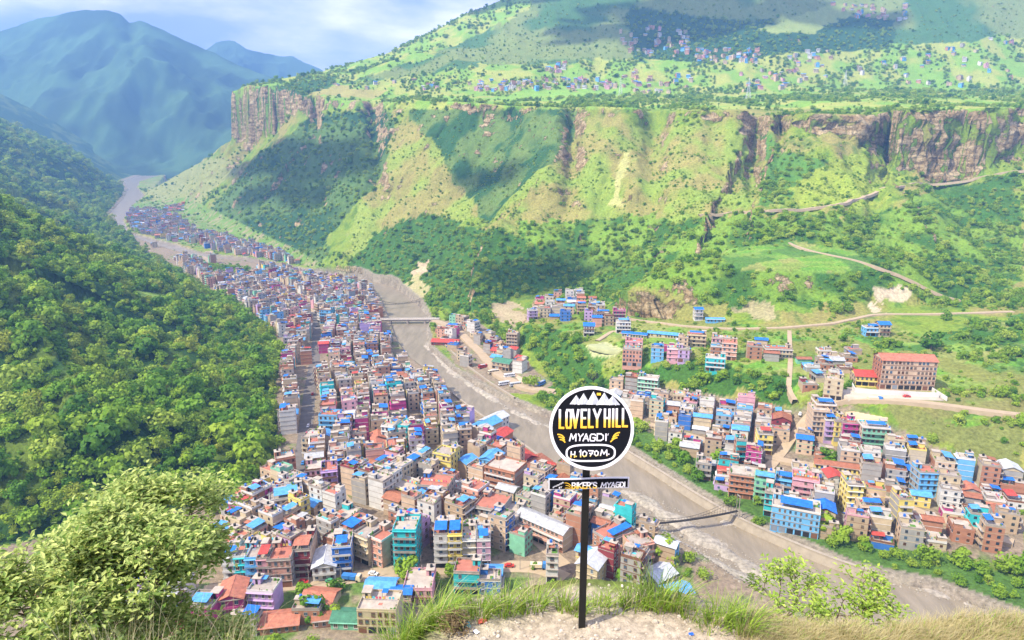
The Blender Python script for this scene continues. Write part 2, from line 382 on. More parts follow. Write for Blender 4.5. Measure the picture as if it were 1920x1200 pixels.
    return np.concatenate([np.clip(rgb*(0.86+.28*n2[:, None]), 0, 1), rocky[:, None]], 1), den

# ------------------------------------------------------------------ ground material
def ground_mat(name, attr='cover', sc=1.0):
    m, nt, b = mat_new(name); nn = nt.nodes; ll = nt.links
    at = nn.new('ShaderNodeAttribute'); at.attribute_name = attr
    g = nn.new('ShaderNodeNewGeometry')
    a = nn.new('ShaderNodeTexNoise'); a.inputs['Scale'].default_value = .45*sc; a.inputs['Detail'].default_value = 6; a.inputs['Roughness'].default_value = .7
    c = nn.new('ShaderNodeTexNoise'); c.inputs['Scale'].default_value = .06*sc; c.inputs['Detail'].default_value = 5
    ll.new(g.outputs['Position'], a.inputs[0]); ll.new(g.outputs['Position'], c.inputs[0])
    r = nn.new('ShaderNodeMapRange'); r.inputs[1].default_value = .3; r.inputs[2].default_value = .7; r.inputs[3].default_value = .55; r.inputs[4].default_value = 1.45
    ll.new(a.outputs[0], r.inputs[0])
    x = nn.new('ShaderNodeMix'); x.data_type = 'RGBA'; x.blend_type = 'MULTIPLY'; x.inputs[0].default_value = 1
    ll.new(at.outputs[0], x.inputs[6]); ll.new(r.outputs[0], x.inputs[7])
    h = nn.new('ShaderNodeHueSaturation'); ll.new(x.outputs[2], h.inputs['Color'])
    r2 = nn.new('ShaderNodeMapRange'); r2.inputs[3].default_value = .475; r2.inputs[4].default_value = .525; ll.new(c.outputs[0], r2.inputs[0]); ll.new(r2.outputs[0], h.inputs['Hue'])
    # bare rock: layered, cracked, with pale and rusty faces
    mp = nn.new('ShaderNodeMapping'); mp.inputs['Scale'].default_value = (.05, .05, .16); ll.new(g.outputs['Position'], mp.inputs[0])
    rn = nn.new('ShaderNodeTexNoise'); rn.inputs['Scale'].default_value = 1.0; rn.inputs['Detail'].default_value = 9; rn.inputs['Roughness'].default_value = .68; ll.new(mp.outputs[0], rn.inputs[0])
    vo = nn.new('ShaderNodeTexVoronoi'); vo.feature = 'DISTANCE_TO_EDGE'; vo.inputs['Scale'].default_value = 2.2; 
    mp2 = nn.new('ShaderNodeMapping'); mp2.inputs['Scale'].default_value = (.07, .07, .045); ll.new(g.outputs['Position'], mp2.inputs[0])
    av = nn.new('ShaderNodeVectorMath'); av.operation = 'MULTIPLY_ADD'; av.inputs[1].default_value = (.6, .6, .6); ll.new(rn.outputs['Color'], av.inputs[0]); ll.new(mp2.outputs[0], av.inputs[2]); ll.new(av.outputs[0], vo.inputs[0])
    rc = nn.new('ShaderNodeValToRGB'); rc.color_ramp.elements[0].position = .34; rc.color_ramp.elements[0].color = (.15, .10, .045, 1); rc.color_ramp.elements[1].position = .66; rc.color_ramp.elements[1].color = (.60, .48, .27, 1)
    e_ = rc.color_ramp.elements.new(.48); e_.color = (.38, .27, .13, 1); e_ = rc.color_ramp.elements.new(.56); e_.color = (.48, .37, .20, 1); ll.new(rn.outputs[0], rc.inputs[0])
    vr = nn.new('ShaderNodeMapRange'); vr.inputs[2].default_value = .10; vr.inputs[3].default_value = .45; ll.new(vo.outputs[0], vr.inputs[0])
    rx = nn.new('ShaderNodeMix'); rx.data_type = 'RGBA'; rx.blend_type = 'MULTIPLY'; rx.inputs[0].default_value = 1; ll.new(rc.outputs[0], rx.inputs[6]); ll.new(vr.outputs[0], rx.inputs[7])
    # plants hold on where the rock noise allows
    mk_ = nn.new('ShaderNodeMath'); mk_.operation = 'MULTIPLY_ADD'; mk_.inputs[1].default_value = 2.2; ll.new(rn.outputs[0], mk_.inputs[0]); mk_.inputs[2].default_value = -1.1
    ma = nn.new('ShaderNodeMath'); ma.operation = 'ADD'; ma.use_clamp = True; ll.new(at.outputs['Alpha'], ma.inputs[0]); ll.new(mk_.outputs[0], ma.inputs[1])
    mc = nn.new('ShaderNodeMapRange'); mc.inputs[1].default_value = .35; mc.inputs[2].default_value = .6; ll.new(ma.outputs[0], mc.inputs[0])
    mz = nn.new('ShaderNodeMath'); mz.operation = 'MULTIPLY'; gt = nn.new('ShaderNodeMath'); gt.operation = 'GREATER_THAN'; gt.inputs[1].default_value = .02; ll.new(at.outputs['Alpha'], gt.inputs[0]); ll.new(gt.outputs[0], mz.inputs[0]); ll.new(mc.outputs[0], mz.inputs[1])
    fx = nn.new('ShaderNodeMix'); fx.data_type = 'RGBA'; ll.new(mz.outputs[0], fx.inputs[0]); ll.new(h.outputs[0], fx.inputs[6]); ll.new(rx.outputs[2], fx.inputs[7])
    hb = nn.new('ShaderNodeMath'); hb.operation = 'MULTIPLY'; ll.new(rn.outputs[0], hb.inputs[0]); ll.new(mz.outputs[0], hb.inputs[1])
    b3 = nn.new('ShaderNodeBump'); b3.inputs['Strength'].default_value = .8; b3.inputs['Distance'].default_value = 9.0; ll.new(hb.outputs[0], b3.inputs['Height'])
    ll.new(fx.outputs[2], b.inputs['Base Color']); b.inputs['Roughness'].default_value = .95; b.inputs['Specular IOR Level'].default_value = .1
    bp = nn.new('ShaderNodeBump'); bp.inputs['Strength'].default_value = .7; bp.inputs['Distance'].default_value = 1.6/sc
    ll.new(a.outputs[0], bp.inputs['Height']); ll.new(b3.outputs[0], bp.inputs['Normal']); ll.new(bp.outputs[0], b.inputs['Normal'])
    return m
M_ground = ground_mat('ground_cover')

def grid_mesh(name, X, Y, Z, mat, rgb=None):
    nr, nc = X.shape
    me = bpy.data.meshes.new(name)
    co = np.stack([X, Y, Z], -1).reshape(-1, 3).astype(np.float32)
    idx = np.arange(nr*nc).reshape(nr, nc)
    q = np.stack([idx[:-1, :-1], idx[:-1, 1:], idx[1:, 1:], idx[1:, :-1]], -1).reshape(-1, 4)
    me.vertices.add(len(co)); me.vertices.foreach_set('co', co.ravel())
    me.loops.add(q.size); me.loops.foreach_set('vertex_index', q.ravel().astype(np.int32))
    me.polygons.add(len(q)); me.polygons.foreach_set('loop_start', (np.arange(len(q))*4).astype(np.int32))
    me.polygons.foreach_set('loop_total', np.full(len(q), 4, np.int32))
    me.polygons.foreach_set('use_smooth', np.ones(len(q), bool))
    me.update(calc_edges=True)
    if rgb is not None:
        ca = me.attributes.new('cover', 'FLOAT_COLOR', 'POINT')
        ca.data.foreach_set('color', (rgb if rgb.shape[1] == 4 else np.concatenate([rgb, np.zeros((len(rgb), 1))], 1)).astype(np.float32).ravel())
    me.materials.append(mat)
    return me

# terrain: rows get wider apart with distance, columns fan out with the valley
ys = [18.0]
while ys[-1] < 3600:
    yy = ys[-1]
    st = 6 if yy < 150 else max(1.6, min(2.4, yy*.0045)) if yy < 560 else (1.3 if 880 < yy < 1000 else 2.6 if yy < 1500 else 4 if yy < 2000 else 12)
    ys.append(yy+st)
ys = np.array(ys); NCOL = 820
aa = np.linspace(-1.02, 1.02, NCOL)
GY = np.repeat(ys[:, None], NCOL, 1); GX = aa[None, :]*(GY+60)
GZ = height(GX.ravel(), GY.ravel()).reshape(GX.shape)
sx_ = np.gradient(GZ, axis=1)/np.gradient(GX, axis=1); sy_ = np.gradient(GZ, axis=0)/np.gradient(GY, axis=0)-sx_*np.gradient(GX, axis=0)/np.gradient(GY, axis=0)
sx_ = sx_.ravel(); sy_ = sy_.ravel()
def hgrid(x, y):
    x = np.asarray(x, float); y = np.asarray(y, float); i = np.clip(np.searchsorted(ys, y)-1, 0, len(ys)-2); fy = np.clip((y-ys[i])/(ys[i+1]-ys[i]), 0, 1)
    a = np.clip((x/(y+60)-aa[0])/(aa[1]-aa[0]), 0, NCOL-1.001); j = a.astype(int); fx = a-j
    return (GZ[i, j]*(1-fx)+GZ[i, j+1]*fx)*(1-fy)+(GZ[i+1, j]*(1-fx)+GZ[i+1, j+1]*fx)*fy
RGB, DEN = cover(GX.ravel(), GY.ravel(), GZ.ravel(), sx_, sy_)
# ledges and overhangs: steep rock pushed in and out
stp = np.sqrt(sx_**2+sy_**2).reshape(GX.shape); mk = sstep(1.0, 2.2, stp)*(GZ > 20)
off1 = ((fbm(GX/22, GZ/11, 4, 3)-.5)*22+(fbm(GX/7, GZ/5, 3, 1)-.5)*8)*mk
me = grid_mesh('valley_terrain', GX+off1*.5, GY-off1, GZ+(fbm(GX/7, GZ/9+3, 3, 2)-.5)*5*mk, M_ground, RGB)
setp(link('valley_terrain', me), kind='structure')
print('terrain verts', len(ys)*NCOL)

# far ranges
def far_range(name, sil, dist, near, zbase, seed, col):
    A = np.array([( (p-960)/FPX/ (CP-(q-600)/FPX*SP), -(SP+(q-600)/FPX*CP)/(CP-(q-600)/FPX*SP)) for p, q in sil])
    na = 260; nr = 120
    a = np.linspace(A[0, 0], A[-1, 0], na); tl = np.interp(a, A[:, 0], A[:, 1])
    r = np.concatenate([np.linspace(near, dist, nr), np.linspace(dist+100, dist*1.18, 15)])
    GYf = np.repeat(r[:, None], na, 1); GXf = GYf*a[None, :]
    crest = CAMZ+tl*dist
    u = (GYf-near)/(dist-near)
    Z = zbase+(crest[None, :]-zbase)*np.where(u < 1, np.clip(u, 0, 1)**1.25, 1-(u-1)*3)
    rg = ridged(GXf/900+seed, GYf/1500, 5, seed)+.4*ridged(GXf/300+seed, GYf/400, 4, seed+1)
    Z = Z+np.clip(np.sin(np.pi*np.clip(u, 0, 1)), 0, 1)*(rg-.8)*(dist*.10)+ (np.abs(u-1) < .2)*(fbm(GXf/120, GYf/120, 4, 2)-.5)*dist*.006
    n = fbm(GXf.ravel()/200, GYf.ravel()/200, 5, 1)
    rgb = np.array(col)[None, :]*(.6+.8*sstep(.35, .65, n))[:, None]
    setp(link(name, grid_mesh(name, GXf, GYf, Z, M_ground, rgb)), kind='structure')
far_range('far_mountain', [(-420,120),(-200,70),(0,60),(90,30),(160,18),(205,19),(225,27),(243,44),(262,38),(300,52),(360,82),(440,118),(520,150),(600,175),(700,200),(800,225)], 4700, 3300, 110, 3, (.05,.10,.035))
far_range('distant_mountain', [(300,150),(380,96),(405,78),(440,76),(462,92),(500,100),(550,108),(590,124),(625,142),(660,165),(760,150),(900,190)], 6000, 5200, 300, 5, (.05,.09,.04))

# ------------------------------------------------------------------ water
def water_mat():
    m, nt, b = mat_new('silty_river_water'); nn = nt.nodes; ll = nt.links
    g = nn.new('ShaderNodeNewGeometry'); mp = nn.new('ShaderNodeMapping'); mp.inputs['Rotation'].default_value = (0, 0, R(32)); mp.inputs['Scale'].default_value = (.5, .12, .5)
    a = nn.new('ShaderNodeTexNoise'); a.inputs['Scale'].default_value = .35; a.inputs['Detail'].default_value = 7; a.inputs['Roughness'].default_value = .6
    ll.new(g.outputs['Position'], mp.inputs[0]); ll.new(mp.outputs[0], a.inputs[0])
    cr = nn.new('ShaderNodeValToRGB'); cr.color_ramp.elements[0].position = .35; cr.color_ramp.elements[0].color = (.20, .165, .11, 1)
    cr.color_ramp.elements[1].position = .7; cr.color_ramp.elements[1].color = (.29, .24, .165, 1)
    ll.new(a.outputs[0], cr.inputs[0]); ll.new(cr.outputs[0], b.inputs['Base Color'])
    b2 = nn.new('ShaderNodeTexNoise'); b2.inputs['Scale'].default_value = .8; b2.inputs['Detail'].default_value = 4; ll.new(mp.outputs[0], b2.inputs[0])
    bp = nn.new('ShaderNodeBump'); bp.inputs['Strength'].default_value = .7; bp.inputs['Distance'].default_value = .6
    ll.new(b2.outputs[0], bp.inputs['Height']); ll.new(bp.outputs[0], b.inputs['Normal'])
    b.inputs['Roughness'].default_value = .38; b.inputs['Specular IOR Level'].default_value = .4
    return m
M_water = water_mat()
rl = np.array(RLw); rr = np.array(RRw)
def resample(P, n):
    d = np.concatenate([[0], np.cumsum(np.hypot(*np.diff(P, axis=0).T))]); t = np.linspace(0, d[-1], n)
    return np.stack([np.interp(t, d, P[:, 0]), np.interp(t, d, P[:, 1])], 1)
# pair bank points index by index
li = np.linspace(0, len(rl)-1, 400); ri = np.linspace(0, len(rr)-1, 400)
A_ = np.stack([np.interp(li, range(len(rl)), rl[:, k]) for k in (0, 1)], 1); B_ = np.stack([np.interp(ri, range(len(rr)), rr[:, k]) for k in (0, 1)], 1)
w = np.linspace(-.04, 1.04, 12)[None, :, None]
P_ = A_[:, None, :]*(1-w)+B_[:, None, :]*w
setp(link('river', grid_mesh('river', P_[..., 0], P_[..., 1], floorz(P_[..., 1])-3.0, M_water)), kind='structure')

# ------------------------------------------------------------------ opaque clouds added out of view, aimed to throw shade on chosen far slopes
cm, cnt, cb = mat_new('opaque_cloud'); cb.inputs['Base Color'].default_value = (.85, .85, .9, 1); cb.inputs['Roughness'].default_value = 1
def shade_cloud(name, label, target, size, rot, seed, alt=3300, group=None):
    Lr = (alt-target[2])/sunv.z; c = (target[0]+sunv.x*Lr, target[1]+sunv.y*Lr, alt)
    bm = bmesh.new(); rr_ = random.Random(seed)
    for i in range(26):
        a = rr_.uniform(0, 6.28); q = math.sqrt(rr_.random())*.85
        r = (1-q*.6)*rr_.uniform(.30, .45)
        bmesh.ops.create_icosphere(bm, subdivisions=3, radius=1, matrix=Matrix.Translation((math.cos(a)*q*size[0], math.sin(a)*q*size[1], rr_.uniform(0, .2)*size[1]))@Matrix.Diagonal((r*size[0], r*size[1], r*size[1]*.6, 1)))
    for v in bm.verts:
        k = 1+.25*(math.sin(v.co.x*.02+seed)*math.cos(v.co.y*.025)); v.co *= k
    me = bpy.data.meshes.new(name); bm.to_mesh(me); bm.free(); me.materials.append(cm)
    for p in me.polygons: p.use_smooth = True
    return setp(link(name, me, None, c, rot), kind='stuff')
def tgt(px, py, y):
    dx, dy, dz = ray(px, py); t = y/dy; return (dx*t, y, CAMZ+dz*t)
shade_cloud('shade_cloud', '', tgt(550, 330, 1500), (330, 150), R(-48), 1)
shade_cloud('shade_cloud', '', tgt(900, 300, 1050), (85, 42), R(-30), 2)
shade_cloud('shade_cloud', '', tgt(1000, 500, 760), (110, 45), R(0), 5)
shade_cloud('shade_cloud', '', tgt(1330, 85, 2050), (560, 190), R(4), 3)
shade_cloud('shade_cloud', '', tgt(1000, 30, 2350), (300, 120), R(0), 4)

# ------------------------------------------------------------------ haze
hz = MB(); 
hm = bpy.data.materials.new('valley_haze'); hm.use_nodes = True
for nd in list(hm.node_tree.nodes):
    if nd.type == 'BSDF_PRINCIPLED': hm.node_tree.nodes.remove(nd)
pv = hm.node_tree.nodes.new('ShaderNodeVolumePrincipled'); pv.inputs['Density'].default_value = 0.00018
pv.inputs['Color'].default_value = (.24, .52, 1.0, 1); pv.inputs['Anisotropy'].default_value = 0.0
hm.node_tree.links.new(pv.outputs[0], hm.node_tree.nodes['Material Output'].inputs['Volume'])
hz.box((-700, 2950, -40), (14000, 9000, 1450), hm)
ho = hz.build('haze'); setp(ho, kind='stuff')
# ------------------------------------------------------------------ finding the ground under a photo pixel
def ground_hits(pts):
    pts = np.asarray(pts, float); a = (pts[:, 0]-960)/FPX; b = (pts[:, 1]-600)/FPX
    dx, dy, dz = a, CP-b*SP, -SP-b*CP
    lo = np.full(len(a), 30.); hi = np.full(len(a), 30.); done = np.zeros(len(a), bool); t = 150.
    while t < 3600 and not done.all():
        z = hgrid(dx*t, dy*t); hit = (CAMZ+dz*t < z) & ~done
        hi = np.where(hit, t, hi); lo = np.where(hit, t/1.008, lo); done |= hit; t *= 1.008
    hi = np.where(done, hi, 3600.); lo = np.where(done, lo, 3599.)
    for _ in range(12):
        m = (lo+hi)/2; z = hgrid(dx*m, dy*m); u = CAMZ+dz*m < z; hi = np.where(u, m, hi); lo = np.where(u, lo, m)
    x = dx*hi; y = dy*hi
    return np.stack([x, y, hgrid(x, y)], 1)

# ------------------------------------------------------------------ building materials
WALLS = dict(cream=(.56,.46,.30), tan=(.46,.34,.22), brick=(.42,.20,.12), salmon=(.62,.33,.24), pink=(.66,.36,.40), magenta=(.46,.06,.22), lilac=(.52,.36,.60),
    turquoise=(.05,.50,.52), sky=(.16,.44,.72), blue=(.05,.18,.55), yellow=(.74,.60,.16), lime=(.50,.62,.16), grey=(.36,.34,.31), white=(.64,.62,.57), green=(.22,.52,.34), maroon=(.26,.05,.06), beige=(.60,.44,.30))
MW = {k: simple('painted_wall_'+k, v, .85, .12, .35, grime=.12) for k, v in WALLS.items()}
TINS = dict(blue=(.02,.17,.62), skyblue=(.10,.34,.70), red=(.50,.07,.05), rust=(.34,.13,.07), greenroof=(.07,.22,.13), white=(.52,.54,.56), terracotta=(.46,.17,.10), greytin=(.42,.43,.43))
def tin(name, col):
    m = simple('roof_sheet_'+name, col, .5, .28, .7, grime=.15); nt = m.node_tree; b = nt.nodes['Principled BSDF']
    g = nt.nodes.new('ShaderNodeTexCoord'); w = nt.nodes.new('ShaderNodeTexWave'); w.inputs['Scale'].default_value = 1.6; w.wave_type = 'BANDS'; w.bands_direction = 'X'
    bp = nt.nodes.new('ShaderNodeBump'); bp.inputs['Strength'].default_value = .5; bp.inputs['Distance'].default_value = .06
    nt.links.new(g.outputs['Object'], w.inputs[0]); nt.links.new(w.outputs[0], bp.inputs['Height']); nt.links.new(bp.outputs[0], b.inputs['Normal']); return m
MT = {k: tin(k, v) for k, v in TINS.items()}
M_conc = simple('weathered_concrete', (.36, .31, .26), .9, .22, .4, grime=.1)
M_conc2 = simple('pale_roof_screed', (.43, .37, .30), .9, .22, .3, grime=.12)
M_red = simple('oxide_red_floor', (.40, .15, .10), .85, .2, .4)
M_glass = simple('window_glass', (.035, .045, .06), .15, .1, .5); M_glass.node_tree.nodes['Principled BSDF'].inputs['Specular IOR Level'].default_value = .6
M_dark = simple('dark_opening', (.03, .026, .024), .9, .1)
M_trimw = simple('white_trim', (.62, .60, .56), .7, .08); M_trimb = simple('brown_trim', (.20, .09, .05), .7, .1)
M_tank = simple('black_water_tank', (.02, .02, .022), .4, .1); M_tankb = simple('blue_barrel', (.03, .14, .5), .4, .1)
M_pot = simple('potted_greenery', (.09, .20, .03), .9, .4, 2.0)
M_shut = simple('shop_shutter', (.25, .27, .30), .6, .15)
M_cloth = [simple('cloth_'+str(i), c, .9, .1) for i, c in enumerate([(.6,.1,.15),(.1,.5,.6),(.7,.65,.6),(.65,.5,.1)])]
ROOFN = dict(blue='blue tin roof', skyblue='pale blue roof', red='red tin roof', rust='rusty tin roof', greenroof='green roof', white='white sheet roof', terracotta='terracotta tile roof', greytin='grey tin roof')

M_glassb = [M_glass, simple('curtained_glass', (.16, .12, .09), .3, .2), simple('bluish_glass', (.07, .12, .17), .12, .1), simple('shuttered_window', (.10, .045, .02), .6, .2)]  # pane tints drawn at random: dark, curtained brown, bluish, shuttered
winmesh = {}
def win_mesh(w, h, trim, gl=None):
    gl = gl or M_glass; k = (round(w, 1), round(h, 1), trim.name, gl.name)
    if k not in winmesh:
        m = MB(); m.box((0, -.03, 0), (w, .06, h), gl)
        t = .12
        m.box((0, -.06, h), (w+2*t, .14, t), trim); m.box((0, -.10, -t), (w+2*t, .24, t), trim)
        m.box((-w/2-t/2, -.06, 0), (t, .14, h), trim); m.box((w/2+t/2, -.06, 0), (t, .14, h), trim); m.box((0, -.07, 0), (.06, .06, h), trim)
        winmesh[k] = m.mesh('window')
    return winmesh[k]

SIDES = ['brick', 'grey', 'tan', 'grey', 'beige', 'cream']
def plan_house(r, w, d, nf, wall, roof=None, blank=(.3,.6), trim=None, shop=True, clutter=1.0, balc=None):
    """all the pieces of one building in its own axes (front is -Y, base at z=0) as {part name: MB}, plus window places"""
    P = {}; fh = 3.0; H = nf*fh; wm = MW[wall]; trim = trim or r.choice([M_trimw, M_trimw, M_trimb, M_conc])
    b = MB(); b.box((0, 0, -3), (w, d, H+3), wm); P['wall'] = b
    if r.random() < .55:
        for q_ in (3, 5): b.m[q_] = b.mi(MW[r.choice(SIDES)])
        if r.random() < .5: b.m[4] = b.m[3]
    led = MB()
    lm = r.choice([M_conc, M_conc, trim, wm, wm]); lo_ = r.uniform(.1, .9); ls_ = r.uniform(0, .5)
    for f in range(1, nf+1):
        led.box((0, -lo_/2, f*fh-.14), (w+ls_, d+lo_, .2), lm)
    P['floor_ledge'] = led
    wins = []
    ww_ = r.choice([.9, 1.1, 1.3, 1.3]); nb = max(1, int((w-.6)/r.choice([2.1, 2.1, 2.6, 3.2]))); ns = max(1, int((d-1)/3.0))
    blankL = r.random() < blank[0]; blankR = r.random() < blank[1]
    for f in range(nf):
        for i in range(nb):
            x = (i+.5)/nb*w-w/2
            if f == 0 and shop: continue
            if r.random() < .9: wins.append((x, -d/2, f*fh+.85, 0, ww_, 1.5))
            wins.append((x, d/2, f*fh+.9, math.pi, 1.1, 1.3))
        for i in range(ns):
            y = (i+.5)/ns*d-d/2
            if not blankL: wins.append((-w/2, y, f*fh+.95, -math.pi/2, 1.1, 1.3))
            if not blankR: wins.append((w/2, y, f*fh+.95, math.pi/2, 1.1, 1.3))
    if shop:
        s = MB(); ng = max(1, int(w/3.2))
        for i in range(ng):
            x = (i+.5)/ng*w-w/2; s.box((x, -d/2-.03, .1), (w/ng-.7, .08, 2.4), r.choice([M_shut, M_dark, M_dark, M_trimb]))
        P['shop_shutter'] = s
    if balc is None: balc = r.random() < .55
    if balc and nf > 1:
        bb = MB()
        for f in range(1, nf):
            bb.box((0, -d/2-.75, f*fh-.15), (w*.96, 1.2, .16), M_conc); bb.box((0, -d/2-1.3, f*fh), (w*.96, .08, .9), trim if r.random() < .5 else wm)
        P['balcony'] = bb
    # roof
    big = roof is not None and roof.startswith('*')           # roof sheet over the whole building
    rk = roof[1:] if big else roof
    par = MB(); t = .16; hh = .9
    if not big:
        rf = MB(); rf.box((0, 0, H+.06), (w-.3, d-.3, .06), r.choice([M_conc2, M_conc2, M_conc, M_red])); P['roof'] = rf
        pm = r.choice([wm, M_conc, trim])
        par.box((0, -d/2+t/2, H+.06), (w, t, hh), pm); par.box((0, d/2-t/2, H+.06), (w, t, hh), pm)
        par.box((-w/2+t/2, 0, H+.06), (t, d-2*t, hh), pm); par.box((w/2-t/2, 0, H+.06), (t, d-2*t, hh), pm); P['parapet'] = par
        sx = r.choice([-1, 1]); sw, sl = min(3, w*.42), min(4, d*.4); cx, cy_ = sx*(w/2-sw/2-.2), d/2-sl/2-.3
        st = MB(); st.box((cx, cy_, H+.1), (sw, sl, 2.4), wm); st.box((cx, cy_, H+2.5), (sw+.5, sl+.5, .15), M_conc2); st.box((cx, cy_-sl/2-.02, H+.15), (.9, .06, 2), M_dark)
        P['stair_tower'] = st
        if rk:
            tw, tl = w*r.uniform(.6, .95), d*r.uniform(.35, .6); tr = MB(); ty = -d/2+tl/2+.2
            for (a, c) in ((-1,-1),(1,-1),(1,1),(-1,1)): tr.tube((a*(tw/2-.2), ty+c*(tl/2-.2), H), (a*(tw/2-.2), ty+c*(tl/2-.2), H+2.5), .05, .05, M_dark, 4, False)
            tr.poly([(-tw/2, ty-tl/2, H+2.35), (tw/2, ty-tl/2, H+2.35), (tw/2, ty+tl/2, H+2.85), (-tw/2, ty+tl/2, H+2.85)], MT[rk])
            tr.poly([(-tw/2, ty+tl/2, H+2.81), (tw/2, ty+tl/2, H+2.81), (tw/2, ty-tl/2, H+2.31), (-tw/2, ty-tl/2, H+2.31)], MT[rk]); P['tin_roof'] = tr
        if r.random() < .75*clutter:
            wt = MB(); x, y = cx+r.uniform(-.5, .5), cy_; m = r.choice([M_tank, M_tank, M_tankb]); wt.tube((x, y, H+2.65), (x, y, H+3.7), .55, .55, m, 8); wt.tube((x, y, H+3.7), (x, y, H+3.9), .5, .2, m, 8); P['water_tank'] = wt
        pl = MB()
        for i in range(int(r.uniform(6, 22)*clutter)):
            sd_ = r.randrange(4); s_ = r.uniform(.3, .8)
            x = r.uniform(-w/2+.6, w/2-.6) if sd_ < 2 else (w/2-.6)*(1 if sd_ == 2 else -1); y = (d/2-.6)*(1 if sd_ == 0 else -1) if sd_ < 2 else r.uniform(-d/2+.6, d/2-.6)
            pl.box((x, y, H+.12), (s_, s_, s_*r.uniform(.8, 1.8)), r.choice([M_pot, M_pot, M_pot, M_tankb, M_conc, M_trimb]), r.uniform(0, 3), (r.uniform(.3, 1), r.uniform(.3, 1)))
        for i in range(r.randint(0, 2)):
            x_, y_ = r.uniform(-w/2+1.2, w/2-1.2), r.uniform(-d/2+1.2, d/2-1.2); pl.box((x_, y_, H+.13), (r.uniform(1, 2.4), r.uniform(1, 2.4), .04), r.choice([M_red, M_cloth[1], M_pot, M_conc, M_shut]))
        if r.random() < .4:
            x_, y_ = r.uniform(-w/2+1.4, w/2-1.4), r.uniform(-d/2+1.4, d/2-1.4); pl.box((x_, y_, H+1.9), (2.2, 2.6, .07), r.choice([MT['blue'], MT['rust'], MT['greytin'], MT['skyblue'], MT['terracotta']])); pl.box((x_-.9, y_-1.1, H+.1), (.1, .1, 1.8), M_dark); pl.box((x_+.9, y_+1.1, H+.1), (.1, .1, 1.8), M_dark)
        if r.random() < .5:
            y = r.uniform(-d/4, d/5)
            for i in range(int(w/1.3)): pl.box((-w/2+1+i*1.2, y, H+.9), (.8, .04, .9), r.choice(M_cloth))
        if pl.v: P['rooftop_clutter'] = pl
        if r.random() < .35:
            cs = MB()
            for (a, c) in ((-1,-1),(1,-1),(1,1),(-1,1),(0,-1),(0,1)): cs.box((a*(w/2-.25), c*(d/2-.25), H+.9), (.28, .28, r.uniform(.6, 1.3)), M_conc)
            P['column_stub'] = cs
    else:
        rr_ = MB(); o = .6; rh = min(w, d)*.22; m = MT[rk]; th = .12
        if w >= d:
            for s_ in (-1, 1):
                rr_.poly([(s_*-(w/2+o), s_*-(d/2+o), H-.1), (s_*(w/2+o), s_*-(d/2+o), H-.1), (s_*(w/2+o), 0, H+rh), (s_*-(w/2+o), 0, H+rh)], m)
                rr_.poly([(s_*-(w/2+o), 0, H+rh-th), (s_*(w/2+o), 0, H+rh-th), (s_*(w/2+o), s_*-(d/2+o), H-.1-th), (s_*-(w/2+o), s_*-(d/2+o), H-.1-th)], m)
            g = P['wall']
            for s_ in (-1, 1): g.poly([(s_*w/2, -s_*d/2, H), (s_*w/2, s_*d/2, H), (s_*w/2, 0, H+rh-th-.05)], wm)
            rr_.box((0, 0, H+rh-.06), (w+2*o, .3, .12), m)
        else:
            for s_ in (-1, 1):
                rr_.poly([(s_*(w/2+o), s_*-(d/2+o), H-.1), (s_*(w/2+o), s_*(d/2+o), H-.1), (0, s_*(d/2+o), H+rh), (0, s_*-(d/2+o), H+rh)], m)
                rr_.poly([(0, s_*-(d/2+o), H+rh-th), (0, s_*(d/2+o), H+rh-th), (s_*(w/2+o), s_*(d/2+o), H-.1-th), (s_*(w/2+o), s_*-(d/2+o), H-.1-th)], m)
            g = P['wall']
            for s_ in (-1, 1): g.poly([(s_*w/2, s_*d/2, H), (-s_*w/2, s_*d/2, H), (0, s_*d/2, H+rh-th-.05)], wm)
            rr_.box((0, 0, H+rh-.06), (.3, d+2*o, .12), m)
        P['roof'] = rr_
    return P, wins, trim

POLES = [(455,1106),(520,1104),(580,1100),(640,1095),(700,1085),(790,1074),(850,1070),(915,1069),(975,1068),(1040,1080),(586,850),(590,790),(597,730),(604,670)]
NAME_OF = {}
HOUSES = []       # records: dict(x,y,z,rz,w,d,nf,wall,roof,label,hero,zone)
occupied = []
def free(x, y, rad):
    for (a, b, c) in occupied:
        if (a-x)**2+(b-y)**2 < (c+rad)**2: return False
    return True
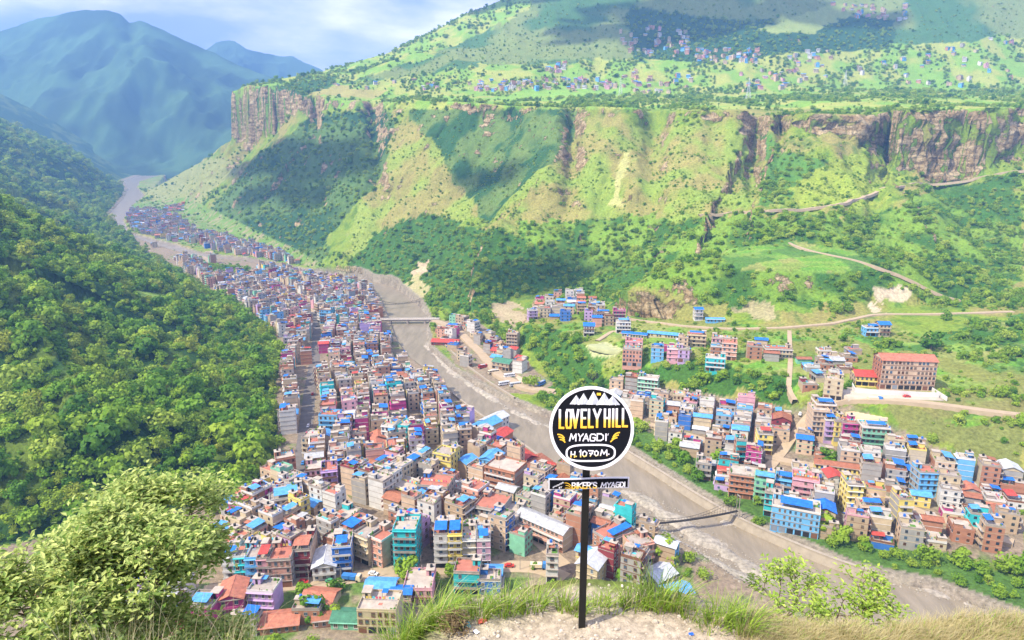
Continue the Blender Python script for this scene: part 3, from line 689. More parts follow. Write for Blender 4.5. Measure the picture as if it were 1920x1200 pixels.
# heroes: px, py of the middle of the footprint on the ground, width, depth, storeys, heading, wall, roof, label
HERO = [
(766,1054,9.6,12,6,-2,'turquoise',None,'tall turquoise and navy tower with a terracotta roof terrace at the road junction'),
(829,1050,5.6,11,5,3,'white','blue','white and blue narrow house directly right of the tall turquoise tower'),
(855,1049,5.6,12,5,3,'yellow','blue','pale yellow balcony house with deep blue roof, second right of the turquoise tower'),
(880,1047,5.6,12,4,3,'cream',None,'cream and brown house in the middle of the facade row above the lower road'),
(907,1047,5.6,12,4,3,'pink','blue','pink house with blue tin roof ending the facade row above the lower road'),
(442,1080,5.2,11,4,6,'white','blue','white and magenta house, leftmost of the row nearest the big leafy tree'),
(463,1081,5.2,11,4,6,'turquoise',None,'turquoise house second in the roadside row beside the big leafy tree'),
(484,1082,5.2,12,4,6,'sky',None,'pale blue house with green ground floor in the roadside row'),
(505,1083,5.2,12,4,6,'pink','red','rose pink house with a red sloping roof in the roadside row'),
(534,1083,9,13,4,6,'salmon',None,'wide salmon brick house with rows of dark windows ending the roadside row'),
(575,1062,7,15,4,6,'maroon','terracotta','dark walled house in shade between the salmon row and the white shed'),
(612,1070,9,13,2,10,'white','*white','low building with a broad white sheet roof beside the lower road'),
(646,1062,7.5,11,4,8,'blue','blue','narrow house with bright blue roof and blue shaded front by the road bend'),
(672,1030,9,12,4,-33,'sky','blue','light blue house with blue awnings at the upper end of the diagonal block'),
(697,1042,9,12,4,-33,'cream',None,'cream house with planted roof terrace in the middle of the diagonal block'),
(722,1048,8,11,4,-33,'salmon',None,'salmon front house with a roof garden at the lower end of the diagonal block'),
(742,1040,8,10,3,-33,'green',None,'sea green house closing the diagonal block near the turquoise tower'),
(763,938,15,11,3,-28,'yellow',None,'broad pale yellow three-storey building with a bare flat roof'),
(838,895,11,10,5,-25,'yellow',None,'tall yellow building with a plain grey right side in the middle of town'),
(949,922,17,14,5,-28,'brick',None,'large five-storey brick red block with stacked balconies'),
(922,893,9,12,4,-25,'sky','*skyblue','pale blue house with sky blue gabled roof left of the brick red block'),
(938,830,9,15,2,-30,'brick','*red','building with bright red gabled roof near the river wall'),
(972,862,26,9,2,-58,'maroon','*red','long low hall with red roof running down to the river'),
(1000,880,14,18,1,-30,'tan','*rust','wide rusty roofed shed behind the river wall'),
(1041,898,14,11,2,-40,'tan','*red','low shed with red roof beside the river, left of the sign pole'),
(900,815,11,30,2,-38,'white','*skyblue','long white building with pale blue sheet roof near the river'),
(925,800,10,20,2,-38,'white','*white','long shed with white roof right beside the river wall'),
(764,838,6.5,11,5,-15,'turquoise',None,'narrow turquoise five-storey house in the middle of the old town'),
(735,838,7.5,11,5,-15,'white',None,'white five-storey house with green trim left of the narrow turquoise one'),
(925,985,13,15,4,-20,'grey',None,'large unpainted grey concrete block with a shaded blank wall'),
(955,990,12,14,3,-20,'grey',None,'lower unpainted grey concrete block right of the large one'),
(820,955,15,13,5,-12,'blue',None,'white cornered building with dark blue glazed front and planted roof'),
(595,912,10,12,4,15,'pink',None,'rose pink four-storey house above the white building, close to the wooded hill'),
(620,915,8,12,4,15,'lilac',None,'lilac four-storey house right of the rose pink one'),
(540,965,15,15,4,20,'white','skyblue','bright white modern building with pale blue window bands near the wooded hill'),
(537,893,10,9,4,25,'brick',None,'curved brick red building at the foot of the wooded hill'),
(788,1112,11,13,2,0,'pink',None,'low pink building with pink parapet and flat roof below the road'),
(715,1168,14,11,3,-3,'cream',None,'cream building with bars of shadow on its flat roof, lowest in the photo'),
(716,1122,11,9,2,-3,'white','*skyblue','building with a broad pale blue and white sheet roof below the road'),
(878,1100,10,9,3,-4,'turquoise',None,'white and turquoise villa with balconies above the grassy ledge'),
(602,1130,12,10,1,-8,'brick','*terracotta','low house with broad terracotta roof between two dark trees'),
(528,1172,13,9,1,10,'brick','*terracotta','long low house with ribbed terracotta roof at the bottom of the photo'),
(655,1167,11,8,1,-3,'green','*greenroof','low shed with flat green roof at the bottom of the photo'),
(610,1166,8,6,1,10,'salmon','*rust','small shed with striped rust roof between trees at the bottom'),
(441,1145,9,12,3,12,'magenta','*terracotta','magenta house with a salmon red roof right of the big leafy tree'),
(500,1138,10,8,3,-5,'lilac',None,'purple and white house with a terrace below the roadside row'),
(390,1165,10,9,3,-5,'magenta','skyblue','magenta house with pale blue roof partly behind the big leafy tree'),
(330,1120,12,9,3,8,'white',None,'white walled house seen through the branches of the big leafy tree'),
(270,1150,12,10,2,8,'white','*white','white roofed house behind the lower branches of the big leafy tree'),
(468,945,14,7,2,-38,'salmon','*terracotta','long salmon building with terracotta roof below the forest edge'),
(500,930,10,8,2,-38,'yellow','skyblue','yellow house with pale blue roof below the forest edge'),
(435,950,9,9,1,-38,'white','*skyblue','low shed with pale blue roof right under the forest'),
(1020,1010,26,8,3,-40,'salmon','*greytin','long pink and brown row house running diagonally left of the sign pole'),
(1035,1082,4.6,7,4,-5,'white',None,'slim white tower house left of the sign pole'),
(1150,1030,16,10,3,38,'grey','blue','dark concrete building with cluttered roof right of the sign pole'),
(1195,1048,10,9,3,20,'salmon',None,'pinkish three-storey house with terraces right of the sign pole'),
(1110,1085,9,12,3,-30,'cream','*white','cream house with pale roof directly right of the sign pole'),
(1235,1085,11,9,1,35,'white','*white','low shed with pale roof beside the blue tarpaulins'),
(1268,1118,10,8,1,20,'sky','*skyblue','low shed covered in bright blue tarpaulin above the grassy ledge'),
(918,1080,10,7,1,-2,'turquoise','*skyblue','long low turquoise roadside stalls with pale blue roof'),
(1398,925,17,12,4,-18,'brick',None,'four-storey brick building with wooden balconies across the river'),
(1488,990,20,12,4,-24,'sky','blue','long sky blue four-storey building with blue sheet roof across the river'),
(1448,960,8,10,4,-24,'turquoise',None,'turquoise four-storey house left of the long sky blue building'),
(1430,935,9,10,4,-22,'green','skyblue','pale green house with a flat grey roof beside the brick balcony building'),
(1506,935,12,10,4,-22,'pink',None,'pink four-storey house behind the long sky blue building'),
(1470,925,9,9,3,-22,'sky','blue','blue roofed house between pale green and pink houses across the river'),
(1633,835,14,10,4,-12,'green','blue','sea green four-storey building with turquoise terraces near the sandy ground'),
(1585,826,8,10,4,-10,'magenta',None,'dark pink four-storey house left of the sea green building'),
(1567,822,6,10,4,-10,'yellow',None,'yellow narrow house left of the dark pink one across the river'),
(1549,820,6,10,4,-10,'lilac','blue','lilac narrow house left of the yellow one across the river'),
(1530,810,9,13,5,-10,'beige',None,'beige five-storey house, tallest of its row across the river'),
(1540,790,11,12,4,-10,'tan','blue','tan house with a blue roof behind the beige five-storey house'),
(1385,870,5.5,6,5,-8,'turquoise',None,'slim turquoise five-storey tower standing alone across the river'),
(1430,845,8,10,4,-12,'yellow','red','yellow house with a red awning roof in the middle of the far bank town'),
(1318,893,8,9,3,-18,'grey',None,'lone grey concrete house on the green bank across the river'),
(1683,985,6,9,5,-8,'yellow',None,'bright yellow slim five-storey house at the right of the far bank town'),
(1728,922,9,9,4,-5,'sky',None,'sky blue four-storey house at the right edge of the far bank town'),
(1602,992,8,7,2,-5,'blue','*blue','small house under a bright blue roof near the trees across the river'),
(1591,955,7,10,5,-8,'yellow',None,'tall sand yellow house on the slope above the small blue roof'),
(1625,975,10,9,3,-8,'beige','blue','beige house with dark blue roof tent in the far bank town'),
(1557,930,7,9,4,-8,'white','*red','white and pink tower house with a dark red cap roof'),
(1568,890,22,7,2,-20,'yellow','*rust','long yellow two-storey school block with rusty roof'),
(1340,845,9,10,3,-15,'beige',None,'beige house on the upper bank above the lone grey house'),
(1185,682,14,12,4,-12,'salmon',None,'salmon four-storey house with arches right above the round sign'),
(1188,660,13,10,3,-12,'pink',None,'pink block stepping up behind the salmon house above the sign'),
(1232,672,9,8,3,-12,'sky','blue','pale blue house with bright blue roof on the green terraces'),
(1262,675,9,9,3,-15,'pink',None,'pink and cream double house on the terraces, left half'),
(1281,676,8,9,3,-15,'lilac',None,'lilac house joined to the pink one on the terraces'),
(1305,648,14,9,3,-15,'cream','blue','cream three-storey house with one blue roof among terraced fields'),
(1352,655,14,9,3,-18,'pink',None,'wide pink house with open roof frame among the terraced fields'),
(1366,672,10,9,4,-18,'salmon',None,'salmon tower house in front of the wide pink house'),
(1340,693,13,9,3,-18,'turquoise',None,'cream and turquoise house lowest of the terrace cluster'),
(1457,668,18,9,2,-10,'cream',None,'wide cream building with bare roof amid the terraced fields'),
(1308,598,7,7,3,0,'white','*blue','small white and blue house high at the edge of the terraces'),
(1340,604,15,5,1,-5,'sky','*skyblue','long pale blue shed right of the small white and blue house'),
(1247,632,27,6,1,-22,'cream','*skyblue','long school block with bright blue roof across the terrace, right one'),
(1190,632,20,6,1,-22,'cream','*blue','long school block with blue roof beside the white houses'),
(1632,628,11,8,2,-5,'sky','blue','turquoise and blue house against dark trees on the right terrace'),
(1653,628,8,8,3,-5,'cream','*blue','cream house with dark blue roof on the right terrace'),
(998,598,9,8,3,10,'lilac',None,'lilac house at the foot of the dark wooded slope'),
(1104,628,9,9,3,-5,'white','*blue','white three-storey house with blue roof standing alone in fields'),
(1090,588,9,8,3,0,'tan','blue','tan house with a blue roof left of the white hillside cluster'),
(1130,604,12,8,3,-5,'white','blue','white house with bright blue roof, left in the white hillside cluster'),
(1160,600,11,8,3,-5,'magenta',None,'crimson and white house at the back of the white hillside cluster'),
(1168,622,12,9,3,-5,'white','skyblue','white four-square house at the front of the white hillside cluster'),
(836,645,26,10,1,-8,'maroon','*red','pair of long sheds under red roofs on the gravel bank by the bridge'),
(850,622,15,9,2,-8,'grey','blue','grey house with blue roof at the bridge end'),
(945,690,16,12,2,-30,'tan','*greenroof','large hall with green hipped roof beside the bus yard'),
(935,668,11,9,2,-30,'salmon','*red','house with red roof behind the green roofed hall'),
(962,655,10,10,5,-15,'tan',None,'tall unfinished tan tower house under the green bluff'),
(1690,724,31,13,6,-7,'beige','*terracotta','big six-storey yellow and pink hospital block with terracotta roof'),
(1622,718,15,12,2,-12,'yellow','*red','yellow hall with a large red roof left of the hospital block'),
(1700,690,30,6,1,0,'cream',None,'low cream annex at the back of the hospital block'),
(1215,738,14,9,4,-20,'green',None,'pale green and pink row houses right above the round sign'),
(1275,762,10,9,3,-15,'cream',None,'cream three-storey house below the wooded bluff, left of a pair'),
(1298,765,10,9,3,-15,'white',None,'white three-storey house below the wooded bluff, right of a pair'),
(1560,745,10,9,4,-25,'cream',None,'cream four-storey house by the compound gate road'),
(615,605,13,11,5,-10,'sky',None,'big pale blue windowless block on the upper town main street'),
(648,703,13,11,3,-5,'sky',None,'plain blue walled building right of the main street'),
(622,808,12,10,4,-5,'sky',None,'plain slate blue walled block with a white blue terrace'),
(591,850,10,12,4,-6,'cream',None,'plain cream walled building beside the shaded main street'),
]
H0 = [h for h in HERO]
pts = ground_hits([(h[0], h[1]) for h in H0])
for h, p in zip(H0, pts):
    HOUSES.append(dict(x=p[0], y=p[1], z=p[2], rz=R(h[5]), w=h[2], d=h[3], nf=h[4], wall=h[6], roof=h[7], label=h[8], hero=True, zone=''))
    L_ = max(h[2], h[3]); S_ = min(h[2], h[3]); k = max(1, round(L_/S_)); axx = 0 if h[2] >= h[3] else 90
    for i in range(k):
        o = (i+.5)/k*L_-L_/2; a = R(h[5]+axx); occupied.append((p[0]+o*math.cos(a), p[1]+o*math.sin(a), max(S_*.5, 3.0)))

# ---- streets (px) : kept free of houses
STREETS = {
 'main_street': ([(562,905),(566,860),(574,800),(580,740),(588,690),(594,640),(592,610),(585,585)], 8.5, 'asphalt'),
 'lower_road': ([(380,1110),(440,1100),(540,1096),(600,1092),(680,1080),(740,1070),(800,1068),(860,1064),(940,1062),(1010,1062),(1060,1085)], 8, 'dust'),
 'riverside_street': ([(775,775),(790,830),(830,880),(870,920),(930,960),(990,1000),(1060,1060)], 5.5, 'dust'),
 'diagonal_street': ([(640,930),(670,965),(720,1005),(745,1045),(760,1075)], 5.5, 'dust'),
 'bus_road': ([(815,601),(860,622),(900,660),(935,705),(985,730),(1040,735)], 8, 'dust'),
 'far_bank_street': ([(1190,790),(1300,820),(1400,850),(1480,868),(1560,880),(1640,930),(1760,975),(1900,1020)], 6, 'dust'),
 'compound_road': ([(1440,880),(1480,830),(1520,775),(1575,750),(1650,752),(1760,762),(1960,785)], 5.5, 'dust'),
 'terrace_track': ([(1180,600),(1280,612),(1370,618),(1470,616),(1560,608),(1640,590),(1760,590),(1900,585)], 4, 'dust'),
 'field_track': ([(1120,640),(1150,620),(1180,628)], 3.5, 'dust'),
 'field_path': ([(1480,620),(1482,680),(1478,730),(1490,760)], 3, 'dust'),
 'hill_road': ([(1310,407),(1380,402),(1440,402),(1500,396),(1580,384),(1640,366),(1690,352),(1740,344),(1830,334),(1950,318)], 4.5, 'dust'),
 'hamlet_road': ([(1480,455),(1560,480),(1640,502),(1690,520),(1740,545),(1800,565)], 4, 'dust'),
 'upper_town_road': ([(585,585),(560,560),(500,525),(455,500)], 6, 'dust'),
 'bridge_street': ([(592,612),(640,608),(700,603)], 6, 'dust'),
}
M_road = {'asphalt': simple('dusty_asphalt', (.15, .135, .12), .9, .2, .3), 'dust': simple('dusty_road', (.40, .31, .20), .95, .15, .25)}
ROADW = []
for nm, (pl, wd, kind) in STREETS.items():
    w_ = ground_hits(pl); xy = w_[:, :2]; n = max(8, int(np.sum(np.hypot(*np.diff(xy, axis=0).T))/4)); c = resample(xy, n)
    for _ in range(2): c[1:-1] = (c[:-2]+2*c[1:-1]+c[2:])/4
    tdir = np.gradient(c, axis=0); tdir /= np.hypot(*tdir.T)[:, None]; nn_ = np.stack([-tdir[:, 1], tdir[:, 0]], 1)
    ROADW.append((c, wd/2))
    offs = np.array([-.5, -.25, 0, .25, .5])*wd; P = c[:, None, :]+nn_[:, None, :]*offs[None, :, None]
    hz_ = hgrid(P[..., 0].ravel(), P[..., 1].ravel()).reshape(P.shape[:2])
    zt = hz_.max(1) if nm in ('hill_road', 'hamlet_road', 'terrace_track', 'field_path', 'field_track', 'compound_road', 'bus_road', 'far_bank_street') else None
    if zt is not None:
        kk = 21 if nm == 'hill_road' else 9; zp = np.pad(zt, kk//2, 'edge'); zs = np.convolve(zp, np.ones(kk)/kk, 'valid'); zt = np.maximum(zs+.4, np.minimum(zt, zs+1.5))
    Z = (np.repeat(zt[:, None], 5, 1)+.25) if zt is not None else hz_+.12
    PP = np.concatenate([P[:, :1]-nn_[:, None, :]*.6, P, P[:, -1:]+nn_[:, None, :]*.6], 1); Z = np.concatenate([Z[:, :1]-3, Z, Z[:, -1:]-3], 1)
    me = grid_mesh(nm, PP[..., 0], PP[..., 1], Z, M_road[kind]); 
    for p_ in me.polygons: p_.use_smooth = False
    setp(link(nm, me), kind='structure')
def road_clear(x, y, rad):
    for c, hw in ROADW:
        if np.min((c[:, 0]-x)**2+(c[:, 1]-y)**2) < (hw+rad)**2: return False
    return True

# ---- districts: polygon (px), street heading deg, lot w, lot d, fill, floors, zone name
HB = ['cream','tan','brick','salmon','pink','cream','beige','white','grey','tan','beige','turquoise','sky','lilac','magenta','cream','green','blue','white','maroon','tan','salmon','cream','grey','beige','tan','white','cream','yellow','white']
DIST = [
 ([(500,905),(505,800),(530,730),(540,650),(600,600),(705,603),(735,660),(745,690),(810,730),(860,780),(880,850),(800,880),(640,900)], 15, .95, (3,5), 'old town'),
 ([(500,905),(640,900),(800,880),(880,860),(870,785),(950,830),(1040,890),(1125,950),(1200,1010),(1270,1055),(1180,1120),(1060,1095),(1000,1055),(740,1060),(600,1082),(420,1080),(390,1040),(440,980)], -30, .93, (3,5), 'lower town'),
 ([(520,640),(500,610),(440,570),(400,545),(350,510),(330,487),(400,493),(455,499),(520,511),(600,525),(690,545),(705,562),(715,600),(600,608)], 40, .9, (2,5), 'upper town'),
 ([(420,1100),(620,1095),(760,1085),(980,1075),(980,1100),(900,1125),(620,1200),(380,1200),(100,1200),(100,1100),(250,1050)], 0, .5, (1,3), 'gardens below the road'),
 ([(815,608),(880,610),(960,660),(1000,690),(990,715),(960,700),(900,665),(850,640),(860,660),(905,720),(960,745),(930,740),(880,700),(835,660)], -30, .75, (1,3), 'bus yard quarter'),
 ([(1130,715),(1190,735),(1260,765),(1330,755),(1400,765),(1480,775),(1540,760),(1580,790),(1660,845),(1740,850),(1800,870),(1910,900),(1910,1040),(1780,1020),(1700,1040),(1600,1010),(1540,1010),(1440,975),(1360,925),(1310,870),(1250,835),(1190,790)], -20, .94, (1,4), 'far bank town'),
 ([(290,465),(245,430),(232,400),(270,392),(330,405),(380,440),(330,455)], 30, .8, (1,3), 'upstream suburb'),
 ([(330,445),(400,440),(520,470),(560,495),(510,500),(470,482),(400,470)], 35, .85, (1,4), 'upstream suburb'),
 ([(310,385),(350,378),(345,395),(310,396)], 20, .8, (1,2), 'upstream suburb'),
 ([(270,318),(300,312),(310,325),(275,330)], 10, .9, (1,2), 'upstream suburb'),
 ([(1010,560),(1100,555),(1180,600),(1190,640),(1090,610),(1000,590)], -5, .35, (1,3), 'terrace hamlet'),
 ([(1190,640),(1480,650),(1540,720),(1480,730),(1300,700)], -15, .2, (1,3), 'terraced fields'),
 ([(1490,660),(1600,660),(1600,700),(1500,760)], -5, .5, (1,1), 'terraced fields'),
]
cand = []
r = random.Random(21)
for (poly, ang, fill, fl_, zone) in DIST:
    W_ = ground_hits(poly)[:, :2]; a = R(ang+90); U = np.array([math.cos(a), math.sin(a)]); V_ = np.array([-U[1], U[0]])
    uu = W_@U; vv = W_@V_; v = vv.min(); row = 0
    while v < vv.max():
        dep = r.uniform(8, 11); u = uu.min()+r.uniform(0, 6); facing = 1 if row % 2 else -1
        blk = 0
        while u < uu.max():
            wd = r.choice([4.6, 5.2, 5.8, 6.4, 7, 8, 10]); blk += wd
            if blk > 60: u += 4.5; blk = 0
            c = U*(u+wd/2)+V_*(v+dep/2+5*math.sin(u/38+row*.0))
            if r.random() < fill and inpoly(np.array([c[0]]), np.array([c[1]]), W_)[0]:
                nf = r.randint(*fl_); dd_ = dep*r.uniform(.82, .98)
                cand.append((c[0], c[1], wd-.1, dd_, nf, (ang+90+(0 if facing > 0 else 180)) , zone))
            u += wd*1.0+ (0 if r.random() < .75 else r.uniform(.8, 3))
        v += dep+ (r.choice([1.6, 1.8, 3.0]) if row % 2 else .5); row += 1
C_ = np.array([(c[0], c[1]) for c in cand]); Zc = hgrid(C_[:, 0], C_[:, 1])
sL = pline(C_[:, 0], C_[:, 1], RLw)[0]; sR = pline(C_[:, 0], C_[:, 1], RRw)[0]; hl = pline(C_[:, 0], C_[:, 1], LFw)[0]; inr = inpoly(C_[:, 0], C_[:, 1], RIVER)
n_auto = 0
BLOCK = []   # pixel polygons kept open
for poly in ([(1570,790),(1620,762),(1680,780),(1670,805),(1600,805)], [(1085,650),(1130,636),(1178,655),(1150,674),(1100,672)], [(1640,650),(1760,650),(1760,750),(1600,750)], [(945,700),(1050,705),(1060,745),(975,735)], [(620,1085),(700,1110),(640,1145),(600,1110)], [(372,492),(470,500),(480,522),(400,520)]):
    BLOCK.append(ground_hits(poly)[:, :2])
blk_mask = np.zeros(len(cand), bool)
for B in BLOCK: blk_mask |= inpoly(C_[:, 0], C_[:, 1], B)
for i, c in enumerate(cand):
    if abs(sL[i]) < (9 if c[1] < 900 else 5) or abs(sR[i]) < (11 if c[1] < 900 else 5) or inr[i] or hl[i] > -5 or blk_mask[i] or c[1] < 182: continue
    rad = min(c[2], c[3])*.5
    if not free(c[0], c[1], rad*.75) or not road_clear(c[0], c[1], rad*.8): continue
    wall = r.choice(HB); roof = None; q = r.random()
    nf = c[4]
    if q < .26: roof = r.choice(['blue','blue','blue','skyblue','skyblue'])
    elif q < .32: roof = r.choice(['red','rust','greytin'])
    elif q < (.42 if nf > 2 else .7): roof = '*'+r.choice(['blue','skyblue','rust','rust','red','greytin','white','greytin','terracotta'])
    if roof and roof[0] == '*': nf = min(nf, 3)
    if c[6] in ('gardens below the road',) and nf > 2: nf = 2
    HOUSES.append(dict(x=c[0], y=c[1], z=Zc[i], rz=R(c[5]+r.uniform(-3, 3)), w=c[2], d=c[3], nf=nf, wall=wall, roof=roof, label=None, hero=False, zone=c[6])); n_auto += 1
print('houses', len(HOUSES))

# ---- labels for the houses that are things of their own
WN = dict(cream='cream', tan='tan', brick='brick red', salmon='salmon', pink='pink', magenta='magenta', lilac='lilac', turquoise='turquoise', sky='sky blue', blue='deep blue', yellow='yellow', lime='lime green', grey='grey concrete', white='white', green='sea green', maroon='maroon', beige='beige')
NUM = {1:'one', 2:'two', 3:'three', 4:'four', 5:'five', 6:'six'}
def ordn(i): return ['first','second','third','fourth','fifth','sixth','seventh','eighth','ninth','tenth','eleventh','twelfth'][i] if i < 12 else str(i+1)+'th'
for h in HOUSES:
    h['px'], h['py'] = [float(v) for v in proj(h['x'], h['y'], h['z'])]; h['dist'] = math.hypot(h['x'], h['y'])
HOUSES.sort(key=lambda h: (not h['hero'], h['dist'] if 120 < h['px'] < 1800 and h['py'] < 1210 else 1e6))
IND = HOUSES[:298]; REST = HOUSES[298:]
groups = {}
for h in IND:
    if h['label']: continue
    rf = ROOFN[h['roof'].strip('*')] if h['roof'] else 'flat roof'
    base = '%s %s-storey house with %s in the %s' % (WN[h['wall']], NUM[h['nf']], rf, h['zone'])
    groups.setdefault(base, []).append(h)
for base, hs in groups.items():
    hs.sort(key=lambda h: h['px'])
    for i, h in enumerate(hs):
        h['label'] = base if len(hs) == 1 else base+', '+('leftmost' if i == 0 else 'rightmost' if i == len(hs)-1 else ordn(i)+' from left')
NEARW = sorted(range(len(IND)), key=lambda i: IND[i]['dist'])[:70]; NEARW = set(NEARW)
for i, h in enumerate(IND):
    rr_ = random.Random(i*13+5)
    P, wins, trim = plan_house(rr_, h['w'], h['d'], h['nf'], h['wall'], h['roof'], shop=h['nf'] > 1 and rr_.random() < .7)
    root = empty('house', (h['x'], h['y'], h['z']), h['rz']); setp(root, h['label'], 'house', 'houses of the valley town')
    ob = {}
    for k, mb in P.items():
        if k in ('tin_roof', 'stair_tower', 'water_tank', 'rooftop_clutter', 'column_stub', 'parapet') and k != 'roof' and 'roof' in ob and k in ('water_tank',): pass
        ob[k] = mb.build(k, root)
        if k in ('rooftop_clutter', 'column_stub'): ob[k]['kind'] = 'stuff'
    if i in NEARW:
        for (x, y, z, a, w_, h_) in wins: 
            if math.sin(h['rz'])*0 == 0 and z < 100:
                # only sides that can be seen from the hill
                nx, ny = -math.sin(-(a))*-1, -math.cos(a)
                link('window', win_mesh(w_, h_, trim, rr_.choice(M_glassb)), ob['wall'], (x, y, z), a)
    else:
        wb = MB()
        for (x, y, z, a, w_, h_) in wins:
            wb.box((x+.03*math.sin(a), y-.03*math.cos(a), z), (w_, .12, h_), rr_.choice(M_glassb), a); wb.box((x+.06*math.sin(a), y-.06*math.cos(a), z-.12), (w_+.3, .2, .12), trim, a)
        if wins: o = wb.build('window', root); o['kind'] = 'stuff'
# ---- the remaining, smaller and farther houses joined as one object
far = MB()
def add_to(far, mb, x, y, z, rz):
    n = len(far.v); ca, sa = math.cos(rz), math.sin(rz)
    far.v += [(x+a*ca-b*sa, y+a*sa+b*ca, z+c) for a, b, c in mb.v]
    far.f += [tuple(n+i for i in f) for f in mb.f]; mm = [far.mi(m) for m in mb.mats]; far.m += [mm[k] for k in mb.m]
for i, h in enumerate(REST):
    rr_ = random.Random(i*7+1)
    P, wins, trim = plan_house(rr_, h['w'], h['d'], h['nf'], h['wall'], h['roof'], shop=rr_.random() < .6, clutter=.6)
    wb = MB()
    for (x, y, z, a, w_, h_) in wins:
        if abs(a) > 3: continue
        wb.box((x+.03*math.sin(a), y-.03*math.cos(a), z), (w_+.1, .12, h_), M_glass, a)
    P['w'] = wb
    for mb in P.values(): add_to(far, mb, h['x'], h['y'], h['z'], h['rz'])
# plateau and upstream villages
def village(poly, n, seed, size=(6, 10)):
    rr_ = random.Random(seed); xs = [p[0] for p in poly]; yy = [p[1] for p in poly]; out_ = []
    while len(out_) < n:
        px, py = rr_.uniform(min(xs), max(xs)), rr_.uniform(min(yy), max(yy))
        if inpoly(np.array([px]), np.array([py]), poly)[0]: out_.append((px, py))
    return out_
VIL = [([(860,165),(900,150),(1100,148),(1200,135),(1200,165),(1100,170),(900,172)], 90), ([(1160,60),(1220,45),(1290,60),(1290,110),(1180,105)], 50), ([(1300,95),(1420,90),(1430,120),(1310,118)], 45),
 ([(1010,130),(1060,118),(1060,135),(1010,140)], 14), ([(1190,150),(1300,140),(1300,175),(1190,175)], 22), ([(1380,135),(1560,130),(1560,160),(1390,175)], 30), ([(1480,100),(1560,90),(1560,125),(1480,125)], 16),
 ([(1540,5),(1700,10),(1700,40),(1600,35)], 30), ([(1600,120),(1760,100),(1760,160),(1620,160)], 14), ([(600,160),(780,150),(860,165),(700,175)], 12), ([(1760,90),(1910,60),(1910,170),(1770,170)], 20)]
vp = []; 
for k, (poly, n) in enumerate(VIL): vp += village(poly, n, 50+k)
vh = ground_hits(vp); rr_ = random.Random(99)
for (x, y, z) in vh:
    P, wins, trim = plan_house(rr_, rr_.uniform(7, 12), rr_.uniform(6, 9), rr_.choice([1, 2, 2, 3]), rr_.choice(['cream','white','beige','pink','white','tan','sky','salmon']), rr_.choice([None, None, '*skyblue', '*white', '*rust', '*blue', '*greytin']), shop=False, clutter=0)
    rz = rr_.uniform(-.6, .6)
    for k in ('wall', 'roof', 'stair_tower'):
        if k in P: add_to(far, P[k], x, y, z, rz)
    wb = MB()
    for (a_, b_, c_, a, w_, h_) in wins:
        if a == 0: wb.box((a_, b_-.05, c_), (w_+.2, .15, h_), M_dark)
    add_to(far, wb, x, y, z, rz)
fo = far.build('distant_house'); setp(fo, 'hundreds of small houses and shacks in the far quarters and villages', None, 'houses of the valley town', 'stuff')
print('far tris', len(far.f)*2)
# ------------------------------------------------------------------ vegetation
def leaf_mat(name, c0, c1, c2, trans=.25, hue=.04, nscale=.22):
    m, nt, b = mat_new(name); nn = nt.nodes; ll = nt.links
    oi = nn.new('ShaderNodeObjectInfo'); g = nn.new('ShaderNodeNewGeometry')
    no = nn.new('ShaderNodeTexNoise'); no.inputs['Scale'].default_value = nscale; no.inputs['Detail'].default_value = 4; ll.new(g.outputs['Position'], no.inputs[0])
    ad = nn.new('ShaderNodeMath'); ad.operation = 'MULTIPLY_ADD'; ad.inputs[1].default_value = .55; ll.new(oi.outputs['Random'], ad.inputs[0]); 
    mu = nn.new('ShaderNodeMath'); mu.operation = 'MULTIPLY'; mu.inputs[1].default_value = .45; ll.new(no.outputs[0], mu.inputs[0]); ll.new(mu.outputs[0], ad.inputs[2])
    cr = nn.new('ShaderNodeValToRGB'); cr.color_ramp.elements[0].position = .15; cr.color_ramp.elements[0].color = (*c0, 1); cr.color_ramp.elements[1].position = .8; cr.color_ramp.elements[1].color = (*c2, 1)
    e = cr.color_ramp.elements.new(.45); e.color = (*c1, 1); ll.new(ad.outputs[0], cr.inputs[0]); ll.new(cr.outputs[0], b.inputs['Base Color'])
    b.inputs['Roughness'].default_value = .65; b.inputs['Specular IOR Level'].default_value = .2
    t = nn.new('ShaderNodeBsdfTranslucent'); ll.new(cr.outputs[0], t.inputs[0]); ms = nn.new('ShaderNodeMixShader'); ms.inputs[0].default_value = trans
    ll.new(b.outputs[0], ms.inputs[1]); ll.new(t.outputs[0], ms.inputs[2]); ll.new(ms.outputs[0], nn['Material Output'].inputs[0])
    return m
M_leafA = leaf_mat('broad_leaves', (.05,.16,.012), (.18,.35,.02), (.37,.50,.04), .38)
M_leafB = leaf_mat('pale_leaves', (.12,.26,.02), (.26,.40,.03), (.40,.50,.07), .35)
M_leafC = leaf_mat('needle_foliage', (.09,.20,.015), (.22,.33,.02), (.36,.40,.04), .25)
M_bark = simple('bark', (.16, .12, .085), .95, .3, 6)
